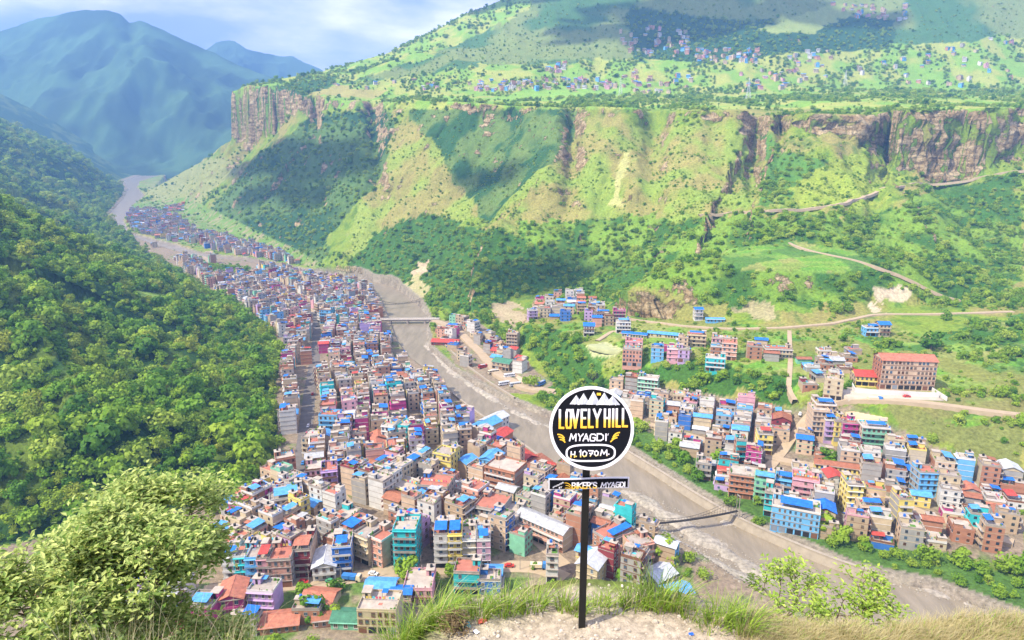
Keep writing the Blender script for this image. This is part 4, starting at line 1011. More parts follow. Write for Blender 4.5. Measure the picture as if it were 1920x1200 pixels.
def crown_mesh(name, seed, mat, lobes=11, per=46, leaf=.085, flat=.8, tall=1.0, spread=.55):
    """crown of radius about 1 with its bottom at z=0: leaf clumps over uneven lobes"""
    rs = np.random.RandomState(seed); V = []; F = []
    for i in range(lobes):
        a = rs.rand()*6.28; q = math.sqrt(rs.rand())*spread
        zc = .25+rs.rand()*.95*tall; q *= (1.15-.45*abs(zc/tall-.6))
        c = np.array([math.cos(a)*q, math.sin(a)*q, zc]); rad = .30+.26*rs.rand()
        d = rs.normal(size=(per, 3)); d[:, 2] = np.abs(d[:, 2])*1.0-.45; d /= np.linalg.norm(d, axis=1)[:, None]
        for k in range(per):
            p = c+d[k]*rad*np.array([1, 1, flat])*(.8+.3*rs.rand()); nrm = d[k]*1.0+rs.normal(size=3)*.45+np.array([0, 0, .35]); nrm /= np.linalg.norm(nrm)
            t = np.cross(nrm, rs.normal(size=3)); t /= np.linalg.norm(t)+1e-9; bt = np.cross(nrm, t); s = leaf*(.6+.9*rs.rand())
            n = len(V); V += [p-t*s-bt*s*.6, p+t*s*.9-bt*s*.8, p+t*s+bt*s*.7+nrm*s*.3, p-t*s*.7+bt*s]; F.append((n, n+1, n+2, n+3))
    me = bpy.data.meshes.new(name); me.from_pydata([tuple(v) for v in V], [], F); me.materials.append(mat); me.update(); return me
def trunk_mesh(name, seed, h=1.0):
    rr_ = random.Random(seed); m = MB(); pts = [Vector((0, 0, -.35)), Vector((rr_.uniform(-.05, .05), rr_.uniform(-.05, .05), .3*h)), Vector((rr_.uniform(-.1, .1), rr_.uniform(-.1, .1), .8*h))]
    m.tube(pts[0], pts[1], .085, .06, M_bark, 7); m.tube(pts[1], pts[2], .06, .03, M_bark, 6)
    for i in range(4):
        a = i*1.6+rr_.random(); m.tube(pts[1].lerp(pts[2], i*.25), pts[1].lerp(pts[2], i*.25)+Vector((math.cos(a)*.4, math.sin(a)*.4, .35)), .035, .012, M_bark, 5)
    return m.mesh(name)
CROWNS = [crown_mesh('crown', 1, M_leafA), crown_mesh('crown', 2, M_leafA, 9, 52, .09, .8, 1.25, .45), crown_mesh('crown', 3, M_leafB, 12, 42, .08, .75, .85, .65),
          crown_mesh('crown', 4, M_leafA, 8, 56, .10, .85, 1.0, .5), crown_mesh('crown', 5, M_leafC, 14, 44, .06, .7, 1.45, .38), crown_mesh('crown', 6, M_leafB, 7, 60, .085, .9, .8, .45)]
TRUNKS = [trunk_mesh('trunk', i) for i in range(6)]
SHRUB = [crown_mesh('shrub_crown', 11, M_leafB, 4, 22, .17, .8, .5, .5), crown_mesh('shrub_crown', 12, M_leafA, 5, 20, .16, .8, .6, .6)]

# points over the terrain
TR = np.random.RandomState(5)
def density_at(x, y):
    i = np.clip(np.searchsorted(ys, y), 0, len(ys)-1); a = x/(y+60); j = np.clip(((a-aa[0])/(aa[1]-aa[0])).round().astype(int), 0, NCOL-1)
    return DEN.reshape(len(ys), NCOL)[i, j]
def scatter(y0, y1, step):
    Y = np.arange(y0, y1, step); X = np.arange(-1.0*y1-60, 1.0*y1+60, step); gx, gy = np.meshgrid(X, Y)
    gx = (gx+TR.uniform(-.5, .5, gx.shape)*step).ravel(); gy = (gy+TR.uniform(-.5, .5, gy.shape)*step).ravel()
    k = np.abs(gx) < .86*gy+30; gx, gy = gx[k], gy[k]; d = density_at(gx, gy); k = TR.rand(len(gx)) < (d if step != 4.2 and step != 5.6 else np.clip(d*2.4, 0, 1)); return gx[k], gy[k], d[k]
bands = [(175, 420, 6.0), (420, 800, 6.6), (800, 1300, 8.5), (1300, 1900, 11), (1900, 2500, 15)]
XS, YS, DS = [], [], []
for b_ in bands:
    a, b, c = scatter(*b_); XS.append(a); YS.append(b); DS.append(c)
for (y0_, y1_, st_) in ((430, 800, 4.2), (800, 1350, 5.6)):      # low scrub on the open slopes
    a, b, c = scatter(y0_, y1_, st_); q_ = (fbm(a/26, b/26, 3, 2) > .46) & (c > .15) & (c < .7); q2 = TR.rand(len(a)) < .9
    XS.append(a[q_ & q2]); YS.append(b[q_ & q2]); DS.append(np.full((q_ & q2).sum(), -.5))
XS = np.concatenate(XS); YS = np.concatenate(YS); DS = np.concatenate(DS); ZS = hgrid(XS, YS)
hlS = pline(XS, YS, LFw)[0]; sLS = pline(XS, YS, RLw)[0]; inS = inpoly(XS, YS, RIVER)
pxs, pys = proj(XS, YS, ZS)
ok = ~inS & (pxs > -80) & (pxs < 2000) & (pys < 1230)
# keep streets and house plots clear
hx = np.array([[h['x'], h['y'], max(h['w'], h['d'])*.55+1.0] for h in HOUSES])
idx = np.where(ok)[0]
for i0 in range(0, len(idx), 2000):
    ii = idx[i0:i0+2000]; d2 = (XS[ii][:, None]-hx[None, :, 0])**2+(YS[ii][:, None]-hx[None, :, 1])**2
    ok[ii[(d2 < hx[None, :, 2]**2).any(1)]] = False
for c, hw in ROADW:
    for i0 in range(0, len(XS), 4000):
        s_ = slice(i0, i0+4000); d2 = ((XS[s_][:, None]-c[None, :, 0])**2+(YS[s_][:, None]-c[None, :, 1])**2).min(1); ok[s_] &= d2 > (hw+2.2)**2
XS, YS, ZS, DS, hlS, pxs, pys = [q[ok] for q in (XS, YS, ZS, DS, hlS, pxs, pys)]
n_ = len(XS); onhill = hlS > 0
sc = np.where(onhill, 2.4+6.0*TR.rand(n_)**2.6, np.where(DS > .7, TR.uniform(2.2, 4.6, n_), np.where(DS < 0, TR.uniform(.8, 1.7, n_), TR.uniform(.9, 2.6, n_))))
sc = sc*np.where(YS > 1300, 1.3, 1.0)*np.where(YS > 1900, 1.2, 1.0)*(.6+.9*TR.rand(n_)**1.5)
kind = np.where(onhill, TR.choice([0, 1, 2, 3, 4, 4, 3, 0], n_), TR.choice([0, 2, 5, 3, 2, 5, 1], n_)); kind = np.where((sc < 1.7), TR.choice([6, 7, 6], n_), kind)
print('trees', n_)
# individual trees: landmark trees first, then the nearest ones of the left wood and the river bank
LM = [(762,1086,4.8,0,'large dark leafy tree on the roadside in front of the turquoise tower'),(800,1092,3.0,5,'light green round tree right of the large dark roadside tree'),(815,1098,2.6,1,'narrow dark tree beside the pink parapet building'),
 (590,1158,4.6,0,'broad dark tree between the terracotta roofs at the bottom'),(570,1118,3.0,3,'leafy tree left of the terracotta roof below the road'),(632,1107,3.0,0,'dark round tree on the road verge below the white roofed building'),
 (627,1160,2.6,3,'small dark tree left of the flat green roof'),(845,1078,2.4,3,'dark little tree beside the road in front of the facade row'),(898,1068,1.4,4,'slim cypress-like tree standing on the road above the ledge'),(925,1098,2.4,2,'bushy tree right of the turquoise villa'),
 (1003,1066,1.6,5,'small roadside tree left of the slim white tower house'),(1035,1110,2.2,3,'dark bush on the yard left of the sign post'),(1248,1045,5.0,0,'big dark green tree between the last houses and the gravel, right of the sign'),(1228,1030,3.4,3,'smaller tree joined to the big one by the gravel'),
 (1178,1100,4.2,3,'round dark tree among the roofs right of the sign post'),(1262,1060,3.0,5,'lower tree right of the big tree by the gravel'),(1290,1055,2.6,2,'bank tree on the gravel edge, first of the row'),(1320,1085,2.4,2,'bank tree on the gravel edge, second of the row'),
 (1100,930,3.0,2,'leafy tree half behind the lower sign plate'),(946,806,2.6,0,'lone tree on the river wall beside the white shed'),(715,655,5.0,0,'dark spreading tree on the river bank just below the bridge'),(724,640,3.6,3,'dark tree on the bank nearest the bridge'),(708,635,3.4,1,'tall dark tree under the bridge approach'),
 (680,545,5.6,0,'wide tree at the upstream tip of the old town'),(817,715,3.0,3,'small tree at the river edge of the old town'),(1553,868,4.6,0,'large round tree in the middle of the far bank town'),(1540,1000,5.4,3,'big tree right of the long sky blue building'),(1575,1018,4.2,0,'dark tree below the small blue roofed house'),
 (640,700,3.2,1,'dark tree between houses on the main street'),(655,702,2.8,3,'second dark tree beside the main street'),(692,705,2.6,5,'bright lime tree in the middle of the old town'),(815,925,4.0,0,'dark tree group in a gap of the lower town'),(860,800,3.0,3,'tree in a courtyard near the long white sheds'),
 (1345,870,3.6,3,'tree on the green bank beside the lone grey house'),(1420,985,2.6,2,'young tree on the bank below the blue building'),(1720,1010,3.0,2,'tree at the right end of the far bank town'),(1000,725,5.0,2,'bright green tree at the end of the bus yard'),(985,720,3.2,3,'darker tree left of the bright one at the bus yard'),
 (1020,755,5.0,2,'tree thicket on the bank left above the sign'),(1065,745,4.2,5,'round tree just left above the sign rim'),(1745,655,8.0,0,'very large dark tree at the right edge above the hospital'),(1580,640,3.6,3,'dark tree left of the turquoise terrace house'),(470,880,8.0,3,'large pale crowned tree at the wood corner beside the town'),(450,930,6.0,0,'dense tree at the lowest corner of the wood'),(500,800,5.0,3,'tree bulging from the wood over the first houses'),
 (410,960,4.4,5,'light feathery tree beside the blue shed under the wood')]
lw = ground_hits([(a, b) for a, b, *_ in LM])
def make_tree(x, y, z, s, k, rot, label, group):
    t = empty('tree', (x, y, z), rot); t.scale = (s, s, s*TR.uniform(.85, 1.1)); setp(t, label, 'tree', group)
    link('crown', CROWNS[k], t).location = (0, 0, .12); link('trunk', TRUNKS[k], t)
    return t
proto = []
for (a, b, s, k, lab), p in zip(LM, lw): make_tree(p[0], p[1], p[2], s*(1.35 if p[1] < 420 else 1.1), k, TR.uniform(0, 6.28), lab, 'trees of the valley floor')
sl_ = pline(XS, YS, RLw)[0]
order = np.argsort(np.hypot(XS, YS)+np.where(pys > 1180, 1e4, 0)); order = [i for i in order if sc[i] > 2.0 and kind[i] < 6][:250]
used = set(order)
for i in order:
    kd = ['dark round', 'dark tall', 'pale spreading', 'dark bushy', 'feathery narrow', 'pale low'][int(kind[i])]
    lab = (kd+' tree in the left hillside wood, '+('near its lowest corner' if pys[i] > 860 else 'at the edge beside the old town' if pxs[i] > 430 else 'low on the slope' if pys[i] > 760 else 'half way up the slope')) if onhill[i] else (kd+' tree on the '+('near river bank' if sl_[i] > 0 else 'far river bank or terraces')+(' at the right of the photo' if pxs[i] > 1450 else ' right of the sign' if pxs[i] > 1100 else ' left of the sign'))
    make_tree(XS[i], YS[i], ZS[i]-.2, sc[i], int(kind[i]), TR.uniform(0, 6.28), lab, 'trees of the left hillside wood' if onhill[i] else 'trees of the valley floor')
# all the others: instanced on one object
keep = np.array([i for i in range(n_) if i not in used])
def forest(name, label, X, Y, Z, S, K, srcs, tilt=0.0):
    me = bpy.data.meshes.new(name); me.vertices.add(len(X)); me.vertices.foreach_set('co', np.stack([X, Y, Z], 1).astype(np.float32).ravel())
    at = me.attributes.new('size', 'FLOAT_VECTOR', 'POINT'); at.data.foreach_set('vector', np.stack([S, S, S*TR.uniform(.8, 1.15, len(S))], 1).astype(np.float32).ravel())
    at = me.attributes.new('turn', 'FLOAT_VECTOR', 'POINT'); at.data.foreach_set('vector', np.stack([TR.uniform(-tilt, tilt, len(S)), TR.uniform(-tilt, tilt, len(S)), TR.uniform(0, 6.28, len(S))], 1).astype(np.float32).ravel())
    at = me.attributes.new('kind_index', 'INT', 'POINT'); at.data.foreach_set('value', K.astype(np.int32))
    me.update(); o = link(name, me); setp(o, label, kind='stuff')
    ng = bpy.data.node_groups.new(name, 'GeometryNodeTree'); ng.interface.new_socket('Geometry', in_out='INPUT', socket_type='NodeSocketGeometry'); ng.interface.new_socket('Geometry', in_out='OUTPUT', socket_type='NodeSocketGeometry')
    gi = ng.nodes.new('NodeGroupInput'); go = ng.nodes.new('NodeGroupOutput'); ip = ng.nodes.new('GeometryNodeInstanceOnPoints'); jn = ng.nodes.new('GeometryNodeJoinGeometry')
    for s_ in reversed(srcs):
        oi = ng.nodes.new('GeometryNodeObjectInfo'); oi.inputs['Object'].default_value = s_; oi.inputs['As Instance'].default_value = True; oi.transform_space = 'ORIGINAL'; ng.links.new(oi.outputs['Geometry'], jn.inputs[0])
    def na(nm, ty):
        q = ng.nodes.new('GeometryNodeInputNamedAttribute'); q.data_type = ty; q.inputs['Name'].default_value = nm; return q.outputs[0]
    ip.inputs['Pick Instance'].default_value = True
    ng.links.new(gi.outputs[0], ip.inputs['Points']); ng.links.new(jn.outputs[0], ip.inputs['Instance']); ng.links.new(na('kind_index', 'INT'), ip.inputs['Instance Index'])
    ng.links.new(na('size', 'FLOAT_VECTOR'), ip.inputs['Scale']); ng.links.new(na('turn', 'FLOAT_VECTOR'), ip.inputs['Rotation']); ng.links.new(ip.outputs[0], go.inputs[0])
    md = o.modifiers.new('scatter', 'NODES'); md.node_group = ng
    return o
# shrubs used as sources are real bushes standing by the road
srcs = []
for k in range(6):
    srcs.append(next(o for o in COL.objects if o.data is CROWNS[k]))
for k, (px, py) in enumerate([(1062, 1108), (560, 1150)]):
    p = ground_hits([(px, py)])[0]; s_ = link('bush', SHRUB[k], None, p, 0); s_.scale = (2, 2, 2); setp(s_, ['small green bush on the bare yard left of the sign post', 'small dark bush between terracotta roofs at the bottom of the photo'][k], 'bush'); srcs.append(s_)
forest('forest', 'woods and scrub covering the hillsides, banks and plateau', XS[keep], YS[keep], ZS[keep]-.1*sc[keep], sc[keep], kind[keep], srcs, .15)
# ------------------------------------------------------------------ bridges, river walls, gravel, pylons
def gz(x, y): return float(hgrid(np.array([x]), np.array([y]))[0])
M_stone = simple('river_stone', (.33, .295, .235), .95, .3, .5)
M_wallc = simple('pale_river_wall', (.34, .29, .22), .95, .2, .3)
def beam(m, p0, p1, w, h, mat):
    p0 = Vector(p0); p1 = Vector(p1); d = p1-p0; L_ = d.length; a = math.atan2(d.y, d.x); n = len(m.v)
    s = Vector((-math.sin(a), math.cos(a), 0))*w/2; u = Vector((0, 0, h/2))
    for p in (p0, p1):
        for q in (-s-u, s-u, s+u, -s+u): m.v.append(tuple(p+q))
    k = m.mi(mat)
    for f in ((0,1,2,3),(4,7,6,5),(0,4,5,1),(1,5,6,2),(2,6,7,3),(3,7,4,0)): m.f.append(tuple(n+i for i in f)); m.m.append(k)
A = Vector((*atz(700, 599, 1.5), 1.6)); B = Vector((*atz(824, 598, 1.5), 1.6))
br = empty('road_bridge', tuple((A+B)/2)); setp(br, 'pale concrete road bridge crossing the brown river above the old town', 'bridge')
bl = br.matrix_basis.translation; off = lambda p: Vector(p)-bl
m = MB(); beam(m, off(A), off(B), 7, .5, M_conc2); m.build('deck', br)
for s in (-1, 1):
    d = (B-A).normalized(); n = Vector((-d.y, d.x, 0))*s*3.3
    m = MB(); beam(m, off(A+n+Vector((0,0,.9))), off(B+n+Vector((0,0,.9))), .25, .18, M_trimw)
    for i in range(31):
        p = A.lerp(B, i/30)+n; m.box(tuple(off(p)+Vector((0,0,.25))), (.25,.25,.6), M_trimw)
    m.build('railing', br)
    m = MB(); beam(m, off(A+n*.8-Vector((0,0,.95))), off(B+n*.8-Vector((0,0,.95))), .5, 1.3, M_conc); m.build('girder', br)
for t in (.26, .52, .78):
    p = A.lerp(B, t); m = MB(); m.box(tuple(off(p)-Vector((0,0,8))), (2.0, 6.4, 6.6), M_conc, math.atan2(d.y, d.x)); m.build('pier', br)
def footbridge(p, q, zt, name, label, hgt=7):
    A = Vector((*atz(p[0], p[1], zt), zt)); B = Vector((*atz(q[0], q[1], zt), zt)); e = empty(name, tuple((A+B)/2)); setp(e, label, 'bridge'); c = (A+B)/2
    d = (B-A).normalized(); n = Vector((-d.y, d.x, 0)); N_ = 40; dk = MB(); cb = MB(); hg = MB()
    P = lambda t, dz, s: (A.lerp(B, t)+n*s+Vector((0, 0, dz))-c)
    sg = lambda t: -1.4*4*t*(1-t)
    for i in range(N_):
        t0, t1 = i/N_, (i+1)/N_; beam(dk, P(t0, sg(t0), 0), P(t1, sg(t1), 0), 1.5, .16, M_dark)
        for s in (-.9, .9):
            h0 = hgt*(2*t0-1)**2+1; h1 = hgt*(2*t1-1)**2+1
            cb.tube(P(t0, sg(t0)+h0, s), P(t1, sg(t1)+h1, s), .09, .09, M_dark, 4, False); hg.tube(P(t0, sg(t0), s), P(t0, sg(t0)+h0, s), .04, .04, M_dark, 3, False)
            hg.tube(P(t0, sg(t0)+1.0, s), P(t1, sg(t1)+1.0, s), .04, .04, M_dark, 3, False)
    dk.build('deck', e); cb.build('cable', e); hg.build('hanger', e)
    for t in (0, 1):
        m = MB()
        for s in (-1.1, 1.1): m.tube(P(t, -zt-1, s), P(t, hgt+1.3, s), .22, .18, M_conc, 6)
        beam(m, P(t, hgt+.9, -1.1), P(t, hgt+.9, 1.1), .3, .3, M_conc); m.build('tower', e)
footbridge((1172, 985), (1383, 958), 4, 'suspension_footbridge', 'slim suspension footbridge crossing the river and gravel right of the sign')
footbridge((712, 572), (800, 563), 3, 'suspension_footbridge', 'thin footbridge upstream of the concrete road bridge', 5)

def wall_along(pl, name, label, w=1.2, top=1.0, bot=-5.5, mat=None, off_=0):
    xy = np.array([onfloor(a, b, -1) for a, b in pl]); n = max(10, int(np.sum(np.hypot(*np.diff(xy, axis=0).T))/5)); c = resample(xy, n)
    for _ in range(3): c[1:-1] = (c[:-2]+2*c[1:-1]+c[2:])/4
    td = np.gradient(c, axis=0); td /= np.hypot(*td.T)[:, None]; nn_ = np.stack([-td[:, 1], td[:, 0]], 1)
    prof = [(-w*1.6, bot), (-w*.5, top*.3), (-w*.5, top), (w*.5, top), (w*.5, bot)]
    X = np.stack([c[:, 0]+nn_[:, 0]*p for p, _ in prof], 1); Y = np.stack([c[:, 1]+nn_[:, 1]*p for p, _ in prof], 1); Z = np.stack([floorz(c[:, 1])+q for _, q in prof], 1)
    me = grid_mesh(name, X, Y, Z, mat or M_wallc)
    for p_ in me.polygons: p_.use_smooth = False
    return setp(link(name, me), label, 'wall')
wall_along([(1175,850),(1240,890),(1300,929),(1380,976),(1450,1008),(1520,1038),(1580,1062),(1640,1080)], 'river_wall', 'long pale retaining wall along the far bank below the houses', 1.5, 1.2)
wall_along([(1060,897),(1000,852),(940,808),(885,771),(850,742)], 'river_wall', 'narrow pale flood wall between the old town and the river', 1.4, 1.2)
wall_along([(835,650),(870,685),(920,722),(965,750)], 'river_wall', 'low stone wall below the bus yard on the gravel bank', 1.2, 1.2)

# gravel bars in the river bed
def bar(poly, name, seed, hgt=.9):
    W_ = np.array([onfloor(a, b, -3) for a, b in poly]); x0, y0 = W_.min(0); x1, y1 = W_.max(0)
    X, Y = np.meshgrid(np.arange(x0-4, x1+4, 1.3), np.arange(y0-4, y1+4, 1.3)); d = pdist(X.ravel(), Y.ravel(), W_).reshape(X.shape)*np.where(inpoly(X, Y, W_), 1, -1)
    Z = floorz(Y)-3.5+hgt*sstep(-1, 3.5, d+(fbm(X/7, Y/7, 4, seed)-.5)*8)+(fbm(X/1.7, Y/1.7, 3, 3)-.5)*.5*sstep(0, 4, d)
    n = fbm(X.ravel()/6, Y.ravel()/6, 4, seed); rgb = np.array([.37, .33, .26])[None]*(.7+.5*n)[:, None]
    setp(link(name, grid_mesh(name, X, Y, Z, M_ground, rgb)), kind='structure'); return W_
BARS = [bar([(1125,925),(1165,960),(1215,1000),(1300,1045),(1385,1098),(1440,1108),(1405,1080),(1330,1040),(1260,1003),(1190,955)], 'gravel_bar', 1, 1.7), bar([(1150,915),(1215,928),(1290,975),(1370,1030),(1465,1085),(1440,1092),(1370,1055),(1290,1010),(1210,955)], 'gravel_bar', 4, 1.7),
        bar([(1340,975),(1372,968),(1400,982),(1350,990)], 'gravel_bar', 3, 1.2), bar([(806,625),(830,655),(880,715),(960,765),(1040,800),(1060,815),(1000,795),(920,750),(840,700),(797,650)], 'gravel_bar', 2, 1.4),
        bar([(1180,850),(1240,885),(1310,930),(1304,934),(1236,894)], 'gravel_bar', 5, 1.1), bar([(1660,1084),(1760,1110),(1900,1160),(1900,1166),(1740,1112)], 'gravel_bar', 6, 1.3)]
# boulders
def rock_mesh(seed):
    bm = bmesh.new(); bmesh.ops.create_icosphere(bm, subdivisions=1, radius=1); rr_ = random.Random(seed)
    for v in bm.verts: v.co = Vector((v.co.x*rr_.uniform(.7, 1.2), v.co.y*rr_.uniform(.7, 1.2), v.co.z*rr_.uniform(.5, .9)))
    me = bpy.data.meshes.new('boulder'); bm.to_mesh(me); bm.free(); me.materials.append(M_stone); return me
rs_ = []
for k in range(3):
    p = BARS[0].mean(0)+np.array([k*3-4, k*2]); o = link('boulder', rock_mesh(k), None, (p[0], p[1], -2.4), 0); o.scale = (.9, .9, .9); setp(o, ['rounded grey boulder in the middle of the gravel bar', 'pale boulder beside the middle boulder of the gravel bar', 'flat boulder at the stream edge of the gravel bar'][k], 'boulder'); rs_.append(o)
bx_, by_ = [], []
for W_ in BARS:
    x0, y0 = W_.min(0); x1, y1 = W_.max(0); n = int((x1-x0)*(y1-y0)*.55); n = min(n, 7000)
    X = TR.uniform(x0, x1, n); Y = TR.uniform(y0, y1, n); k = inpoly(X, Y, W_) | (pdist(X, Y, W_) < 3); bx_.append(X[k]); by_.append(Y[k])
# rocks along the banks
for c in (resample(rr[8:15], 900), resample(rl[6:16], 400)):
    bx_.append(c[:, 0]+TR.normal(0, 2.2, len(c))); by_.append(c[:, 1]+TR.normal(0, 2.2, len(c)))
bx_ = np.concatenate(bx_); by_ = np.concatenate(by_); bs = TR.lognormal(-1.45, .5, len(bx_)).clip(.1, 1.1)
forest('river_cobbles', 'cobbles and boulders strewn over the gravel bars and banks', bx_, by_, np.maximum(hgrid(bx_, by_), floorz(by_)-2.9+0*bx_)+.05, bs, TR.randint(0, 3, len(bx_)), rs_, .6)
print('rocks', len(bx_))

m0 = MB(); m0.tube((0, 0, -1), (0, 0, 8), .17, .11, M_conc, 7); pm0 = m0.mesh('pole'); m0 = MB(); m0.box((0, 0, 7.2), (1.8, .12, .12), M_dark); m0.box((0, 0, 6.5), (1.2, .12, .12), M_dark); ca0 = m0.mesh('cross_arm')
for i, p in enumerate(ground_hits(POLES)):
    e = empty('utility_pole', tuple(p), .2+.4*(i > 9)); link('pole', pm0, e); link('cross_arm', ca0, e)
    setp(e, ('concrete utility pole beside the lower road, %s from the left' % ordn(i)) if i < 10 else ('concrete utility pole beside the shaded main street, %s from the near end' % ordn(i-10)), 'utility pole', 'utility poles along the streets')
# pylons on the plateau
M_steel = simple('galvanised_steel', (.62, .64, .66), .5, .1)
def pylon(px, py, H, label):
    p = ground_hits([(px, py)])[0]; e = empty('pylon', tuple(p)); setp(e, label, 'pylon', 'pylons on the plateau'); b = H*.11
    for sx, sy in ((-1,-1),(1,-1),(1,1),(-1,1)):
        m = MB(); m.tube((sx*b, sy*b, -1), (sx*b*.25, sy*b*.25, H*.7), .28, .22, M_steel, 4); m.tube((sx*b*.25, sy*b*.25, H*.7), (0, 0, H), .22, .16, M_steel, 4); m.build('leg', e)
    m = MB()
    for i in range(6):
        z0, z1 = H*.7*i/6, H*.7*(i+1)/6; k0, k1 = b*(1-.75*i/6), b*(1-.75*(i+1)/6)
        for (a, c) in (((-1,-1),(1,-1)),((1,-1),(1,1)),((1,1),(-1,1)),((-1,1),(-1,-1))):
            m.tube((a[0]*k0, a[1]*k0, z0), (c[0]*k1, c[1]*k1, z1), .13, .13, M_steel, 3, False); m.tube((c[0]*k0, c[1]*k0, z0), (a[0]*k1, a[1]*k1, z1), .13, .13, M_steel, 3, False)
    m.build('bracing', e)
    for f in (.72, .82, .92):
        m = MB(); m.tube((-H*.16, 0, H*f), (0, 0, H*(f+.03)), .12, .2, M_steel, 4); m.tube((H*.16, 0, H*f), (0, 0, H*(f+.03)), .12, .2, M_steel, 4); m.build('cross_arm', e)
pylon(1163, 182, 42, 'pale lattice pylon above the middle of the cliff edge')
pylon(1402, 190, 48, 'pale lattice pylon behind the white plateau houses')
pylon(1584, 160, 36, 'rightmost lattice pylon among trees on the plateau')
# school ground
def patch(name, poly, col, dz=.25):
    W_ = ground_hits(poly); c = W_[:, :2].mean(0); n = len(W_); R_ = np.linspace(0, 1, 8); P = c[None, None]+(np.vstack([W_[:, :2], W_[:1, :2]])[None]-c)*R_[:, None, None]
    Z = hgrid(P[..., 0].ravel(), P[..., 1].ravel()).reshape(P.shape[:2])+dz; Z = np.full(Z.shape, np.percentile(Z, 80)); Z = np.vstack([Z, Z[-1:]-3]); P = np.concatenate([P, P[-1:]], 0)
    me = grid_mesh(name, P[..., 0], P[..., 1], Z, simple(name, col, .95, .15, .2)); setp(link(name, me), kind='structure')
    return Z[0, 0]
def ring(cx, cy_, rx, ry, n=28): return [(cx+rx*math.cos(6.2832*i/n), cy_+ry*math.sin(6.2832*i/n)*(1+.1*math.sin(3*i))) for i in range(n)]
patch('sandy_ground', ring(1625, 783, 41, 15), (.58, .44, .26), .1)
patch('school_ground', ring(1135, 656, 32, 11), (.36, .38, .19), .1)
patch('hospital_yard', [(1560,742),(1600,722),(1745,724),(1770,752),(1590,758)], (.46, .40, .31), .0)
patch('bus_yard', [(960,700),(1030,712),(1045,740),(990,735)], (.50, .38, .26), .0)
wall_pts = lambda pl: ground_hits(pl)
def compound(pl, name, label, h=2.4, mat=None):
    p = wall_pts(pl); m = MB(); c = p[0]
    for a, b in zip(p[:-1], p[1:]):
        beam(m, Vector(a)-Vector(c)+Vector((0,0,h/2-.5)), Vector(b)-Vector(c)+Vector((0,0,h/2-.5)), .35, h+1, mat or M_trimw)
    o = m.build(name, None, tuple(c)); setp(o, label, 'wall')
compound([(1603,738),(1660,741),(1700,743),(1760,746)], 'compound_wall', 'white compound wall in front of the hospital block', 3.2)
compound([(1595,722),(1603,738)], 'compound_wall', 'short white wall at the left side of the hospital yard', 3)
compound([(1728,722),(1775,752)], 'compound_wall', 'white wall running down right of the hospital block', 2.6)
# ------------------------------------------------------------------ hilltop ledge in front of the camera
def ledge(x, y):
    top = 155.62-.42*np.maximum(-.45-x, 0)-.12*np.maximum(x-2.2, 0)
    ye = 5.95+.25*np.sin(x*1.3+.6)-.25*np.maximum(-.3-x, 0)-.03*np.maximum(x-1.6, 0)
    z = np.where(y < 4.6, top+.15+(4.6-y)*.52, top+.15*sstep(5.3, 4.6, y))
    z = z-np.maximum(y-ye, 0)*1.25+.0*x
    z = z+(fbm(x*1.1, y*1.1, 4, 2)-.5)*.16+(fbm(x*9, y*9, 3, 4)-.5)*.03
    return z
X, Y = np.meshgrid(np.arange(-12, 13, .055), np.concatenate([np.arange(-1, 4, .3), np.arange(4, 8.5, .05), np.arange(8.5, 26, .4)]))
Z = ledge(X.ravel(), Y.ravel()).reshape(X.shape)
gxx = X.ravel(); gyy = Y.ravel(); gr = sstep(-.75, -.45, gxx+(fbm(gxx*2, gyy*2, 3, 1)-.5)*.5)*sstep(2.75, 2.35, gxx+(fbm(gxx*2, gyy*2, 3, 5)-.5)*.6)*sstep(6.15, 5.95, gyy+(fbm(gxx*2.5, gyy*2, 3, 6)-.5)*.3)
n = fbm(gxx*1.5, gyy*1.5, 4, 3); n2 = fbm(gxx*14, gyy*14, 3, 6)
soil = np.array([.40,.34,.25])[None]*(.75+.45*n)[:, None]*(.7+.6*n2)[:, None]; gcol = np.array([.12,.15,.04])[None]*(.6+.8*n2)[:, None]
dryc = np.array([.34,.30,.13])[None]*(.6+.8*n2)[:, None]; md = sstep(2.3, 2.9, gxx)[:, None]; gcol = gcol*(1-md)+dryc*md
M_ledge = ground_mat('ledge_gravel', sc=28.0)
setp(link('hilltop_ground', grid_mesh('hilltop_ground', X, Y, Z, M_ledge, soil*gr[:, None]+gcol*(1-gr[:, None]))), kind='structure')
# pebbles
FR = np.random.RandomState(3)
pb = MB(); M_peb = simple('pebble', (.46, .41, .33), .9, .35, 9)
bmr = bmesh.new(); bmesh.ops.create_icosphere(bmr, subdivisions=1, radius=1); pv_ = [v.co.copy() for v in bmr.verts]; pf_ = [tuple(v.index for v in f.verts) for f in bmr.faces]; bmr.free()
for i in range(1500):
    x, y = FR.uniform(-.6, 2.6), FR.uniform(4.7, 6.1); s_ = min(.035, FR.lognormal(-4.7, .5)); z = float(ledge(np.array([x]), np.array([y]))[0]); n0 = len(pb.v); q = Euler((FR.rand()*3, FR.rand()*3, 0)).to_matrix(); k3 = (s_*FR.uniform(.7, 1.4), s_*FR.uniform(.7, 1.3), s_*.6)
    for v in pv_: w_ = q @ Vector((v.x*k3[0], v.y*k3[1], v.z*k3[2])); pb.v.append((x+w_.x, y+w_.y, z+w_.z+s_*.2))
    k = pb.mi(M_peb)
    for f in pf_: pb.f.append(tuple(n0+a for a in f)); pb.m.append(k)
setp(pb.build('pebbles'), 'loose gravel and pebbles on the sandy ledge', kind='stuff')

